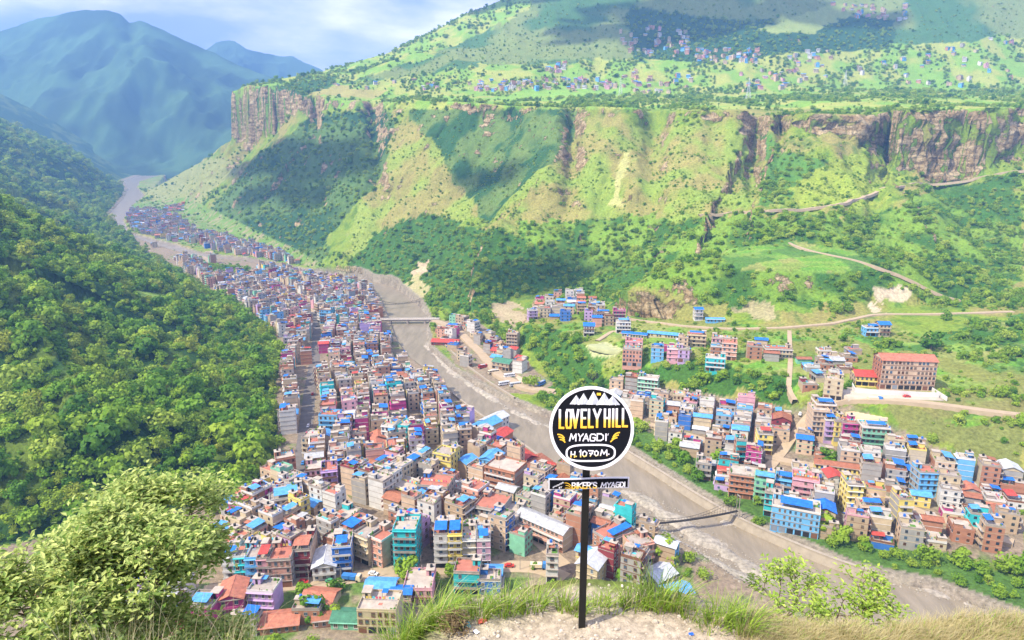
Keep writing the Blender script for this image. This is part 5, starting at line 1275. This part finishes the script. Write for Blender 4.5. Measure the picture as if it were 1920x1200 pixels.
# grass
def grass_mat(name, lo, hi):
    m, nt, b = mat_new(name); nn = nt.nodes; ll = nt.links
    g = nn.new('ShaderNodeNewGeometry'); cr = nn.new('ShaderNodeValToRGB'); cr.color_ramp.elements[0].color = (*lo, 1); cr.color_ramp.elements[1].color = (*hi, 1)
    ll.new(g.outputs['Random Per Island'], cr.inputs[0]); ll.new(cr.outputs[0], b.inputs['Base Color']); b.inputs['Roughness'].default_value = .6
    t = nn.new('ShaderNodeBsdfTranslucent'); ll.new(cr.outputs[0], t.inputs[0]); ms = nn.new('ShaderNodeMixShader'); ms.inputs[0].default_value = .35
    ll.new(b.outputs[0], ms.inputs[1]); ll.new(t.outputs[0], ms.inputs[2]); ll.new(ms.outputs[0], nn['Material Output'].inputs[0]); return m
M_grass = grass_mat('fresh_grass', (.13, .26, .02), (.38, .52, .06)); M_straw = grass_mat('straw_grass', (.38, .32, .13), (.62, .54, .28)); M_stem = grass_mat('dry_stem', (.42, .36, .18), (.62, .55, .32))
def blades(base, n, hgt, spread, lean, wid, mat, mb, seed, seg=4, wind=(0.15, 0)):
    rs = np.random.RandomState(seed); k = mb.mi(mat)
    for i in range(n):
        a = rs.rand()*6.283; q = math.sqrt(rs.rand())*spread; x0 = base[0]+q*math.cos(a); y0 = base[1]+q*math.sin(a)*.8
        z0 = float(ledge(np.array([x0]), np.array([y0]))[0])-.03 if base[2] is None else base[2]
        h = hgt*(.55+.6*rs.rand()); ln = lean*(.3+rs.rand()); aa_ = a+rs.normal()*.5; dx, dy = math.cos(aa_)*ln+wind[0], math.sin(aa_)*ln+wind[1]
        px, py = -math.sin(aa_+rs.normal()*.6), math.cos(aa_); n0 = len(mb.v)
        for s_ in range(seg+1):
            t = s_/seg; x = x0+dx*h*t*t; y = y0+dy*h*t*t; z = z0+h*t*(1-.35*ln*t*t); w_ = wid*(1-t)**.7*.5+.0004
            mb.v.append((x-px*w_, y-py*w_, z)); mb.v.append((x+px*w_, y+py*w_, z))
        for s_ in range(seg): mb.f.append((n0+2*s_, n0+2*s_+1, n0+2*s_+3, n0+2*s_+2)); mb.m.append(k)
tufts = [ # px on ledge at base, py, count, height, spread
(790,1180,170,.52,.20),(750,1195,150,.52,.2),(830,1172,120,.42,.16),(900,1158,120,.34,.15),(950,1148,110,.34,.16),(1000,1142,110,.30,.15),(1062,1142,90,.28,.12),(1085,1150,50,.22,.1),
(1150,1140,70,.22,.16),(1190,1136,90,.30,.15),(1230,1136,130,.42,.16),(1265,1140,110,.38,.15),(1300,1156,60,.25,.15),(1345,1168,90,.34,.14),(1390,1185,120,.40,.14),(1335,1180,40,.2,.15),(700,1200,120,.42,.22),(1120,1142,60,.2,.15),(1400,1200,70,.25,.2),(640,1205,120,.36,.3),(560,1212,100,.3,.3)]
def ledge_pt(px, py):
    dx, dy, dz = ray(px, py); t = 3.0
    while t < 14 and CAMZ+dz*t > float(ledge(np.array([dx*t]), np.array([dy*t]))[0]): t += .02
    return dx*t, dy*t
for i, (px, py, n_b, h_, s_) in enumerate(tufts):
    x, y = ledge_pt(px, py) if py < 1198 else (atz(px, py, 155.2))
    if y > 6.6: x, y = atz(px, py, 155.4)
    mb = MB(); blades((x, y, None), n_b, h_, s_, .75, .010, M_grass, mb, 20+i); blades((x, y, None), n_b//5, h_*1.15, s_, .6, .006, M_straw, mb, 90+i)
    lab = {0:'tallest bright green grass clump left of the litter',1:'green grass clump at the bottom edge left of the litter',10:'tall green grass clump on the rim behind the post shadow',14:'green clump where gravel meets dry grass'}.get(i, ['', '', 'arching green clump left of the litter, second from the tallest', 'short green clump just above the litter', 'long bladed clump at the left corner of the gravel', 'clump on the rim between litter and post, left one', 'clump on the rim between litter and post, right one', 'green clump directly left of the sign post', 'tiny clump touching the left of the sign post', 'low clump directly right of the sign post', '', 'clump on the rim right of the tall post shadow clump', 'small clump where the post shadow ends', 'leaning clump beside the low leafy shrub', '', 'very small clump behind the low leafy shrub', 'wide green clump at the bottom left of the ledge', 'small clump above the foot of the post', 'clump at the bottom edge before the dry grass', 'far left clump at the bottom edge', 'leftmost clump at the bottom edge'][i])
    setp(mb.build('grass_clump'), lab, 'grass clump', 'grass clumps on the ledge rim')
mb = MB()
for i in range(210):
    px = FR.uniform(1395, 1960); py = 1160+FR.rand()*55+max(0, 1450-px)*.15; x, y = ledge_pt(px, py); blades((x, min(y, 6.4), None), 60, .15, .16, .9, .004, M_straw, mb, 300+i, 2, (.25, 0))
    if i % 3 == 0: blades((x, min(y, 6.4), None), 14, .14, .14, .7, .008, M_grass, mb, 800+i, 2)
setp(mb.build('dry_grass'), 'soft dry straw coloured grass covering the right of the ledge', kind='stuff')
mb = MB()
for i in range(60):
    px = FR.uniform(60, 480); d_ = FR.uniform(7, 10); dx, dy, dz = ray(px, 1215); t = d_/dy; blades((dx*t, dy*t, CAMZ+dz*t-.4), 5, FR.uniform(.5, 1.5), .12, .35, .007, M_stem, mb, 500+i, 5, (.05, 0))
    blades((dx*t, dy*t, CAMZ+dz*t-.3), 10, .35, .2, .6, .010, M_grass, mb, 600+i, 3)
setp(mb.build('tall_dry_grass'), 'thin tall dry grass stems at the lower left', kind='stuff')

# ---- shrubs and the big leafy tree: branching skeleton with real leaves
def leafy(name, label, cat, base, trunk_dir, trunk_len, radii, depth, tips_leaf, leaf_len, leaf_w, mat, seed, spread=.7, envelope=None, mats_bark=None, split=3, shrink=.72):
    rr_ = random.Random(seed); wood = MB(); lv = MB(); bark = mats_bark or M_bark; tips = []
    def grow(p, d, L_, r_, k):
        q = p; dd = d.copy()
        nseg = 3
        for s_ in range(nseg):
            dd = (dd+Vector((rr_.uniform(-.16, .16), rr_.uniform(-.16, .16), rr_.uniform(-.05, .14)))).normalized(); nx = q+dd*L_/nseg
            wood.tube(q, nx, r_*(1-.25*s_/nseg), r_*(1-.25*(s_+1)/nseg), bark, 6 if k > 1 else 4, False); q = nx
            if k <= 2: tips.append((q, dd, k))
        if k <= 0: tips.append((q, dd, 0)); return
        n = split+(1 if rr_.random() < .4 else 0)
        for i in range(n):
            ax = dd.orthogonal().normalized(); ax.rotate(Matrix.Rotation(i*6.283/n+rr_.uniform(-.6, .6), 3, dd)); nd = (dd+ax*spread*rr_.uniform(.6, 1.3)+Vector((0, 0, .10))).normalized()
            grow(q, nd, L_*shrink*rr_.uniform(.8, 1.15), r_*.62, k-1)
    grow(Vector((0, 0, 0)), Vector(trunk_dir).normalized(), trunk_len, radii, depth)
    k_ = lv.mi(mat)
    for (p, d, k) in tips:
        for i in range(tips_leaf if k == 0 else max(2, tips_leaf//3)):
            o = Vector((rr_.gauss(0, 1), rr_.gauss(0, 1), rr_.gauss(0, 1)))*leaf_len*(.9 if k == 0 else .7); a = rr_.uniform(0, 6.283)
            dr = (Vector((math.cos(a), math.sin(a), rr_.uniform(-.5, .5)))+d*.5).normalized(); sd_ = dr.cross(Vector((rr_.uniform(-.5, .5), rr_.uniform(-.5, .5), 1))).normalized(); up = sd_.cross(dr); s_ = rr_.uniform(.7, 1.25)
            b = p+o; n0 = len(lv.v); L_ = leaf_len*s_; w_ = leaf_w*s_
            lv.v += [tuple(b), tuple(b+dr*L_*.45+sd_*w_*.5+up*w_*.12), tuple(b+dr*L_-up*L_*.15), tuple(b+dr*L_*.45-sd_*w_*.5+up*w_*.12)]
            lv.f += [(n0, n0+1, n0+2), (n0, n0+2, n0+3)]; lv.m += [k_, k_]
    e = empty(name, base); setp(e, label, cat); wood.build('trunk', e); o = lv.build('foliage', e); o['kind'] = 'stuff'
    return e, len(lv.f)
def nearleaf(name, c0, c1): 
    m = grass_mat(name, c0, c1); return m
M_leafN = nearleaf('glossy_near_leaves', (.14, .26, .03), (.60, .66, .20)); M_leafS = nearleaf('shrub_leaves', (.16, .30, .02), (.46, .58, .09))
b0 = att(350, 1300, 14.5)
e, nl = leafy('leafy_tree', 'big pale green leafy tree in the near foreground at the lower left', 'tree', b0, (-.12, .0, 1), 1.5, .095, 5, 13, .15, .07, M_leafN, 4, .72, split=3, shrink=.76)
print('near tree leaves', nl)
leafy('leafy_tree', 'lower leafy sapling growing at the foot of the big pale green tree', 'tree', att(235, 1330, 13.5), (.1, 0, 1),   .9, .05, 4, 10, .14, .065, M_leafN, 8, .8, split=3, shrink=.8)
leafy('leafy_tree', 'right hand leafy sapling in front of the magenta houses', 'tree', att(430, 1300, 14), (.05, 0, 1), .62, .035, 3, 11, .13, .06, M_leafN, 12, .8, split=3, shrink=.8)
b1 = att(1560, 1215, 7.6)
leafy('shrub', 'leafy light green shrub on the rim of the ledge in front of the river', 'shrub', b1, (-.1, 0, 1), .36, .016, 3, 8, .060, .028, M_leafS, 9, .95, split=3, shrink=.86)
b1 = att(1455, 1205, 7.2)
leafy('shrub', 'smaller green shrub left of the larger one on the rim of the ledge', 'shrub', b1, (.1, 0, 1), .32, .014, 3, 8, .055, .026, M_leafS, 15, .95, split=3, shrink=.84)
b1 = att(1350, 1196, 6.6)
leafy('shrub', 'low leafy shrub between the gravel and the dry grass', 'shrub', b1, (0, 0, 1), .07, .008, 2, 9, .045, .022, M_leafS, 17, 1.1, split=4, shrink=.9)
b1 = att(860, 1196, 6.4)
leafy('shrub', 'brownish low shrub with small dry leaves beside the litter', 'shrub', b1, (-.2, 0, 1), .10, .008, 2, 7, .035, .016, nearleaf('withered_leaves', (.14, .10, .04), (.28, .20, .10)), 19, 1.1, split=4, shrink=.9)
m = MB(); p = att(1742, 1205, 7.4); q = [Vector((0,0,0)), Vector((.015,0,.14)), Vector((.035,0,.3))]; m.tube(q[0], q[1], .006, .004, M_bark, 5); m.tube(q[1], q[2], .004, .001, M_bark, 4); m.tube(q[1], (.09,0,.27), .003, .001, M_bark, 4); m.tube((.01,0,.1), (-.06,0,.25), .003, .001, M_bark, 4)
setp(m.build('twig', None, p), 'bare dead twig standing in the dry grass at the right', 'twig')
# leafless tree above the sign
p = ground_hits([(1111, 730)])[0]; rr_ = random.Random(3); e = empty('bare_tree', tuple(p)); setp(e, 'dark nearly leafless tree rising straight above the round sign', 'tree'); m = MB(); tb = MB()
m.tube((0,0,-1), (.3,0,7), .55, .35, M_dark, 7)
def br_(p, d, L_, r_, k):
    q = p+d*L_; tb.tube(p, q, r_, r_*.6, M_dark, 5, False)
    if k:
        for i in range(3): br_(q, (d+Vector((rr_.uniform(-.8,.8), rr_.uniform(-.8,.8), rr_.uniform(-.1,.5)))).normalized(), L_*.7, r_*.6, k-1)
for i in range(7): a = i*.9; br_(Vector((.3,0,6.5)), Vector((math.cos(a)*.8, math.sin(a)*.8, .8)).normalized(), 2.8, .24, 3)
m.build('trunk', e); tb.build('branch', e)

# ------------------------------------------------------------------ the sign
M_black = simple('black_sign_paint', (.008, .009, .013), .6, .1, 3); M_black.node_tree.nodes['Principled BSDF'].inputs['Specular IOR Level'].default_value = .08; M_white = simple('white_sign_paint', (.78, .77, .80), .5, .06, 9); M_post = simple('black_post_paint', (.015, .016, .016), .3, .2, 5); M_yel = simple('yellow_sign_paint', (.85, .52, .05), .5, .1, 8); M_grey = simple('grey_sign_paint', (.45, .47, .52), .5, .25, 30)
def grad_mat(name, z0, z1):
    m, nt, b = mat_new(name); nn = nt.nodes; ll = nt.links; tc_ = nn.new('ShaderNodeTexCoord'); sp = nn.new('ShaderNodeSeparateXYZ'); mr = nn.new('ShaderNodeMapRange'); mr.inputs[1].default_value = z0; mr.inputs[2].default_value = z1
    cr = nn.new('ShaderNodeValToRGB'); cr.color_ramp.elements[0].position = .25; cr.color_ramp.elements[0].color = (.88, .50, .04, 1); cr.color_ramp.elements[1].position = .62; cr.color_ramp.elements[1].color = (.82, .80, .84, 1); e = cr.color_ramp.elements.new(.45); e.color = (.86, .62, .15, 1)
    ll.new(tc_.outputs['Object'], sp.inputs[0]); ll.new(sp.outputs['Z'], mr.inputs[0]); ll.new(mr.outputs[0], cr.inputs[0]); ll.new(cr.outputs[0], b.inputs['Base Color']); b.inputs['Roughness'].default_value = .5; return m
GL = {'L': [[(0,1),(0,0),(1,0)]], 'O': [[(0,.15),(0,.85),(.15,1),(.85,1),(1,.85),(1,.15),(.85,0),(.15,0),(0,.15)]], 'V': [[(0,1),(.5,0),(1,1)]], 'E': [[(1,1),(0,1),(0,0),(1,0)],[(0,.52),(.8,.52)]],
 'Y': [[(0,1),(.5,.5),(1,1)],[(.5,.5),(.5,0)]], 'H': [[(0,1),(0,0)],[(1,1),(1,0)],[(0,.5),(1,.5)]], 'I': [[(.5,1),(.5,0)]], 'M': [[(0,0),(.12,1),(.5,.3),(.88,1),(1,0)]], 'A': [[(0,0),(.5,1),(1,0)],[(.22,.35),(.78,.35)]],
 'G': [[(1,.85),(.8,1),(.2,1),(0,.8),(0,.2),(.2,0),(.8,0),(1,.2),(1,.48),(.55,.48)]], 'D': [[(0,0),(0,1),(.6,1),(1,.75),(1,.25),(.6,0),(0,0)]], 'B': [[(0,0),(0,1),(.7,1),(.95,.8),(.7,.53),(0,.53)],[(.7,.53),(1,.28),(.7,0),(0,0)]],
 'K': [[(0,1),(0,0)],[(1,1),(.05,.5),(1,0)]], 'R': [[(0,0),(0,1),(.7,1),(1,.78),(.7,.5),(0,.5)],[(.45,.5),(1,0)]], 'S': [[(1,.85),(.7,1),(.2,1),(0,.78),(.2,.55),(.8,.45),(1,.22),(.8,0),(.2,0),(0,.15)]], 'P': [[(0,0),(0,1),(.75,1),(1,.75),(.75,.5),(0,.5)]],
 'N': [[(0,0),(0,1),(1,0),(1,1)]], '1': [[(.15,.75),(.55,1),(.55,0)]], '0': [[(.5,1),(.1,.8),(.05,.3),(.4,0),(.85,.15),(.95,.7),(.5,1)]], '7': [[(0,1),(1,1),(.4,0)],[(.25,.5),(.85,.5)]], '.': [[(.3,.0),(.55,.12)]], "'": [[(.5,1),(.4,.7)]]}
UN = 1/1047.0
def U2(u, v): return ((u-545)*UN, (515-v)*UN)
def strokes(mb, lines, th, mat, y0=-.004):
    """thick painted strokes in the sign plane (x, z)"""
    k = mb.mi(mat); cnt = len(mb.f)
    for ln in lines:
        for i in range(len(ln)-1):
            (x0, z0), (x1, z1) = ln[i], ln[i+1]; d = math.hypot(x1-x0, z1-z0)
            if d < 1e-6: continue
            ux, uz = (x1-x0)/d, (z1-z0)/d; e_ = th*.42; x0e, z0e, x1e, z1e = x0-ux*e_, z0-uz*e_, x1+ux*e_, z1+uz*e_; nx, nz = -uz*th/2, ux*th/2; y = y0-.00006*(len(mb.f)-cnt); n = len(mb.v)
            mb.v += [(x0e-nx, y, z0e-nz), (x1e-nx, y, z1e-nz), (x1e+nx, y, z1e+nz), (x0e+nx, y, z0e+nz)]; mb.f.append((n, n+1, n+2, n+3)); mb.m.append(k)
def word(mb, txt, boxes, th, mat):
    """boxes: (u0, u1, vtop, vbottom, slant) for every letter, in sign drawing units"""
    for ch, (u0, u1, vt, vb, sl) in zip(txt, boxes):
        ls = [[U2(u0+(u1-u0)*a+sl*b, vb+(vt-vb)*b) for a, b in s_] for s_ in GL[ch]]; strokes(mb, ls, th*UN, mat)
sg = Vector(att(1109, 803, 5.73)); root = empty('sign', (sg.x, sg.y, sg.z)); setp(root, 'round black hand painted sign reading LOVELY HILL on a thin dark post with small plate', 'sign')
root.rotation_euler = (0, 0, R(-3))
pb_z = -(sg.z-155.45)
m = MB(); m.box((-.03, .085, pb_z), (.066, .05, -pb_z-.12), M_post); m.box((-.03, .045, -.33), (.10, .05, .06), M_post); m.build('post', root)
def disc(r0, r1, y, th, mat, tilt=0):
    mb = MB(); n = 72; k = mb.mi(mat)
    for yy in (y, y+th):
        for r_ in (r0, r1):
            for i in range(n): a = 6.28318*i/n; mb.v.append((r_*math.cos(a), yy, r_*math.sin(a)))
    idx = lambda a, b, i: (a*2+b)*n+i % n
    for i in range(n):
        mb.f += [(idx(0,0,i), idx(0,1,i), idx(0,1,i+1), idx(0,0,i+1)), (idx(1,0,i), idx(1,0,i+1), idx(1,1,i+1), idx(1,1,i)), (idx(0,1,i), idx(1,1,i), idx(1,1,i+1), idx(0,1,i+1))]; mb.m += [k]*3
        if r0 > 0: mb.f.append((idx(0,0,i), idx(0,0,i+1), idx(1,0,i+1), idx(1,0,i))); mb.m.append(k)
    return mb
sb = empty('board_holder', (0, 0, 0)); 
face = disc(.0001, .356, 0, .012, M_black).build('board', root); face.rotation_euler = (R(-12), 0, 0)
disc(.350, .377, -.004, .018, M_white).build('rim', face)
bpy.data.objects.remove(sb)
mt = MB(); kg = mt.mi(M_grey)
for j, (u, v, hw) in enumerate(((400,205,62),(468,185,62),(560,165,68),(660,175,72),(738,203,70))):
    a, b, c = U2(u, v), U2(u-hw, 292), U2(u+hw, 290); mid = U2(u-6, 292); n = len(mt.v); y = -.003-.0004*j
    mt.v += [(a[0], y, a[1]), (b[0], y, b[1]), (mid[0], y, mid[1]), (c[0], y, c[1])]; mt.f += [(n, n+1, n+2), (n, n+2, n+3)]; mt.m += [mt.mi(M_white), kg]
    rr_ = random.Random(j)
    for s_ in range(7): t = rr_.uniform(.15, .9); x_ = u+rr_.uniform(-.7, .7)*hw*t; strokes(mt, [[U2(x_, v+(290-v)*t), U2(x_+rr_.uniform(-9, 9), min(295, v+(290-v)*t+26))]], 5*UN, M_grey if s_ % 2 else M_white, y-.0006)
mt.build('painted_mountains', face)
m = MB(); strokes(m, [[U2(600,193), U2(618,193)]], 24*UN, M_yel, -.0022); m.build('painted_sun', face)
gm = grad_mat('white_to_yellow_paint', U2(0, 520)[1], U2(0, 335)[1])
m = MB(); word(m, 'LOVELY', [(248,282,350,516,0),(310,352,348,514,0),(366,420,345,510,0),(452,492,343,506,0),(520,556,340,503,0),(566,626,338,500,0)], 21, gm)
word(m, 'HILL', [(668,710,335,496,0),(735,755,333,494,0),(778,808,331,492,0),(836,874,328,489,0)], 21, gm); m.build('lettering', face)['label'] = 'LOVELY HILL in white and yellow'
m = MB(); word(m, 'MYAGDI', [(342,400,572,636,8),(414,458,570,632,10),(468,518,570,634,4),(532,580,570,632,4),(598,655,565,628,2),(672,690,565,626,0)], 12, M_white); strokes(m, [[U2(702,562), U2(697,578)]], 6*UN, M_white); m.build('lettering', face)['label'] = 'MYAGDI in white'
def curve(pts, n=6):
    o = []
    for i in range(n+1):
        t = i/n; a, b, c = pts; o.append(((1-t)**2*a[0]+2*t*(1-t)*b[0]+t*t*c[0], (1-t)**2*a[1]+2*t*(1-t)*b[1]+t*t*c[1]))
    return [U2(*p) for p in o]
m = MB(); strokes(m, [curve([(232,578),(272,578),(290,610)]), curve([(243,602),(275,604),(292,628)]), curve([(254,626),(280,626),(298,650)])], 12*UN, M_yel); m.build('painted_wing', face); m = MB()
strokes(m, [curve([(805,549),(765,555),(748,590)]), curve([(795,573),(762,580),(740,610)]), curve([(782,598),(752,604),(726,636)])], 12*UN, M_yel); m.build('painted_wing', face)
m = MB(); ov = []
for i in range(49):
    a = 6.28318*i/48; cx, cy_ = 540, 746; ca, sa = math.cos(a), math.sin(a); e_ = .55; x_ = cx+225*math.copysign(abs(ca)**e_, ca); y_ = cy_+76*math.copysign(abs(sa)**.75, sa)-(x_-cx)*.035; ov.append(U2(x_, y_))
strokes(m, [ov], 17*UN, M_white); m.build('painted_oval', face)
g2 = grad_mat('height_paint', U2(0, 830)[1], U2(0, 715)[1])
m = MB(); word(m, 'H.1070M.', [(356,390,738,790,3),(400,412,780,782,0),(432,458,722,785,2),(462,505,730,782,2),(520,562,726,776,2),(574,612,724,772,2),(632,692,716,768,5),(704,716,752,754,0)], 11, g2); m.build('lettering', face)['label'] = 'H. 1070 M.'
# lower plate
def plate(u0, u1, vl0, vl1, vr0, vr1, y, th, mat):
    mb = MB(); n = 24; k = mb.mi(mat)
    for i in range(n+1):
        t = i/n; u = u0+(u1-u0)*t; wv = 7*math.sin(t*6.283)
        for yy in (y, y+th):
            for v in (vl0+(vr0-vl0)*t+wv, vl1+(vr1-vl1)*t+wv): x_, z_ = U2(u, v); mb.v.append((x_, yy+.006*math.sin(t*6.28), z_))
    for i in range(n):
        a = i*4; b = a+4; mb.f += [(a, a+1, b+1, b), (a+2, b+2, b+3, a+3), (a, b, b+2, a+2), (a+1, a+3, b+3, b+1)]; mb.m += [k]*4
    mb.f += [(0, 2, 3, 1), (n*4, n*4+1, n*4+3, n*4+2)]; mb.m += [k]*2
    return mb
pl = plate(150, 922, 1022, 1141, 988, 1100, .028, .008, M_white).build('plate', root); pl.location.z = -.03
plate(162, 908, 1036, 1128, 1002, 1087, .020, .008, M_black).build('plate_face', pl)
Y0 = .006
m = MB()
def word3(txt, boxes, th, mat):
    for ch, (u0, u1, vt, vb, sl) in zip(txt, boxes): strokes(m, [[U2(u0+(u1-u0)*a+sl*b, vb+(vt-vb)*b) for a, b in s_] for s_ in GL[ch]], th*UN, mat, Y0)
g3 = grad_mat('bikers_paint', U2(0, 1120)[1], U2(0, 1045)[1])
word3("BIKER'S", [(376,408,1050,1108,3),(416,428,1048,1107,3),(434,470,1046,1106,3),(480,508,1044,1103,3),(518,552,1042,1100,3),(558,572,1040,1070,2),(578,610,1040,1096,2)], 12, g3)
word3('MYAGDI', [(652,700,1040,1090,6),(708,742,1036,1086,5),(748,784,1034,1084,3),(794,826,1032,1080,3),(836,866,1030,1078,2),(872,884,1028,1076,0)], 10, M_white)
rz_ = math.radians(38)
for i, ch in enumerate('SPONSOR'):
    u = 192+i*15; v = 1108-i*8.5; strokes(m, [[U2(u+9*a+3*b, v-13*b) for a, b in s_] for s_ in GL[ch]], 3.6*UN, M_white, Y0)
for i, ch in enumerate('BY'): strokes(m, [[U2(252+i*17+11*a, 1112-i*6-15*b) for a, b in s_] for s_ in GL[ch]], 4*UN, M_white, Y0)
strokes(m, [curve([(306,1052),(345,1048),(362,1080)]), curve([(318,1078),(345,1074),(360,1098)]), curve([(312,1106),(335,1100),(362,1112)])], 7*UN, M_yel, Y0)
m.build('plate_lettering', pl)
m = MB(); m.box((-.03+.02, .06, pb_z-.12), (.34, .26, .16), M_conc2, .2, (.6, .6)); m.build('footing', root)
# litter on the ledge
M_bl = simple('blue_plastic', (.02, .12, .6), .4, .1, 20); M_tq = simple('green_plastic', (.1, .42, .40), .4, .2, 20); M_rd = simple('red_wrapper', (.5, .12, .08), .5, .2, 20)
def scrap(px, py, mat, s_, label, name='plastic_scrap'):
    x, y = ledge_pt(px, py); z = float(ledge(np.array([x]), np.array([y]))[0]); m = MB(); rr_ = random.Random(px); n = 5; k = m.mi(mat)
    for i in range(n+1):
        for j in range(n+1): m.v.append(((i/n-.5)*s_+rr_.uniform(-.1, .1)*s_/n, (j/n-.5)*s_*.7+rr_.uniform(-.1, .1)*s_/n, rr_.uniform(.1, .35)*s_*(1-.5*abs(i/n-.5))))
    for i in range(n):
        for j in range(n): a = i*(n+1)+j; m.f.append((a, a+n+1, a+n+2, a+1)); m.m.append(k)
    setp(m.build(name, None, (x, y, z), rr_.uniform(0, 3)), label, 'litter')
scrap(1296, 1191, M_bl, .05, 'small blue plastic scrap lying on the gravel right of the post')
scrap(872, 1176, M_tq, .10, 'crumpled grey green plastic bag at the left rim of the gravel')
scrap(905, 1168, M_rd, .09, 'reddish paper wrapper beside the grey green bag')
scrap(893, 1186, M_white, .06, 'torn white paper below the reddish wrapper')

# ------------------------------------------------------------------ vehicles
M_tyre = simple('tyre_rubber', (.02, .02, .02), .8, .1); M_lampg = simple('lamp_glass', (.7, .68, .6), .2, .05)
VP = {'white': simple('car_paint_white', (.75,.75,.74), .3, .05), 'red': simple('car_paint_red', (.5,.05,.04), .3, .05), 'blue': simple('car_paint_blue', (.05,.2,.5), .3, .05), 'silver': simple('car_paint_silver', (.5,.52,.54), .3, .05), 'green': simple('car_paint_green', (.08,.3,.15), .3, .05), 'cream': simple('car_paint_cream', (.68,.58,.40), .35, .05)}
def wheel(e, x, y, r_, w_):
    m = MB(); m.tube((x-w_/2, y, r_), (x+w_/2, y, r_), r_, r_, M_tyre, 12); o = m.build('wheel', e)
def bus(px, py, rz, L_, colr, label, truck=False):
    p = ground_hits([(px, py)])[0]; e = empty('truck' if truck else 'bus', (p[0], p[1], p[2]+.12), R(rz)); setp(e, label, 'truck' if truck else 'bus', 'parked trucks' if truck else 'parked buses'); c = VP[colr]; w_ = 2.4
    m = MB(); m.box((0, 0, .45), (w_, L_, 1.1), c); m.box((0, 0, 1.55), (w_, L_, 1.35), c, 0, (.93, .97)); 
    if truck:
        m = MB(); m.box((0, -L_/2+1, .45), (w_, 2, 1.2), c); m.box((0, -L_/2+1.05, 1.65), (w_, 1.8, 1.1), c, 0, (.9, .8)); m.box((0, 1.1, .9), (w_, L_-2.3, 1.5), VP['cream'] if colr != 'cream' else VP['blue'])
    m.build('body', e)
    if not truck:
        for s_ in (-1, 1):
            for i in range(int(L_/1.5)): mb = MB(); mb.box((s_*(w_/2-.02), -L_/2+1.3+i*1.4, 1.7), (.06, 1.1, .8), M_glass); mb.build('side_window', e)
        m = MB(); m.box((0, .3, 2.9), (1.6, L_*.55, .18), VP['silver']); m.build('roof_rack', e)
    m = MB(); m.box((0, -L_/2+.0, 1.6), (w_*.85, .08, 1.0), M_glass); m.build('windscreen', e)
    for s_ in (-1, 1):
        mb = MB(); mb.box((s_*.85, -L_/2-.03, .7), (.3, .08, .22), M_lampg); mb.build('headlight', e)
        for y in (-L_/2+1.5, L_/2-1.8): wheel(e, s_*(w_/2-.1), y, .48, .28)
def car(px, py, rz, colr, label):
    p = ground_hits([(px, py)])[0]; e = empty('car', (p[0], p[1], p[2]+.12), R(rz)); setp(e, label, 'car', 'cars in the valley'); c = VP[colr]; m = MB()
    m.box((0, 0, .3), (1.7, 4.1, .65), c, 0, (.96, .97)); m.box((0, .25, .95), (1.5, 2.4, .55), c, 0, (.84, .72)); m.build('body', e)
    m = MB(); m.box((0, -.86, 1.0), (1.3, .1, .4), M_glass, 0, (.9, 1)); m.build('windscreen', e)
    for s_ in (-1, 1):
        mb = MB(); mb.box((s_*.74, .25, 1.0), (.05, 1.8, .36), M_glass, 0, (1, .8)); mb.build('side_window', e)
        for y in (-1.3, 1.3): wheel(e, s_*.78, y, .33, .2)
bus(955,707,-70,9,'white','white bus parked at the back of the bus yard'); bus(966,724,-68,9,'silver','silver bus in the front row of the bus yard')
bus(945,722,-66,9,'white','white bus nearest the river wall at the bus yard'); bus(1015,722,-35,9,'blue','blue and white bus at the right end of the bus yard'); bus(905,690,-60,8,'red','red bus on the bus yard road', )
bus(925,700,-64,9,'cream','cream bus between red and white buses at the yard'); bus(660,1088,80,8,'cream','cream truck on the lower road left of the big dark tree', True); bus(1010,1066,88,7,'blue','blue truck on the lower road near the slim white house', True); bus(1640,752,85,8,'blue','truck in front of the hospital compound wall', True)
for i, (px, py, rz, c, lab) in enumerate([(682,1141,85,'white','white car parked left of the pale blue sheet roof'),(687,1131,80,'silver','silver car behind the white one left of the sheet roof'),(880,1063,88,'white','white pickup on the lower road before the facade row'),(570,1093,80,'red','red car on the lower road by the salmon house'),
  (503,1097,85,'silver','silver car on the lower road below the pink house'),(590,700,12,'white','white car in the shaded main street, lower part'),(586,740,12,'red','red car in the shaded main street'),(578,800,10,'white','white van in the shaded main street near the wood'),(574,830,10,'silver','grey car on the main street by the cream walled building'),
  (568,870,8,'blue','blue car at the lower end of the main street'),(955,1063,90,'red','red car on the lower road by the turquoise stalls'),(1500,778,-30,'white','white car on the road to the compound'),(1590,752,85,'silver','silver car at the gate of the hospital compound'),(735,602,90,'white','white car just left of the road bridge'),(700,1078,75,'white','white car at the road junction below the turquoise tower'),
  (1560,880,-60,'white','white car on the far bank street'),(1700,745,88,'red','red car in the hospital yard'),(620,1092,80,'green','green van beside the dark round verge tree')]): car(px, py, rz, c, lab)
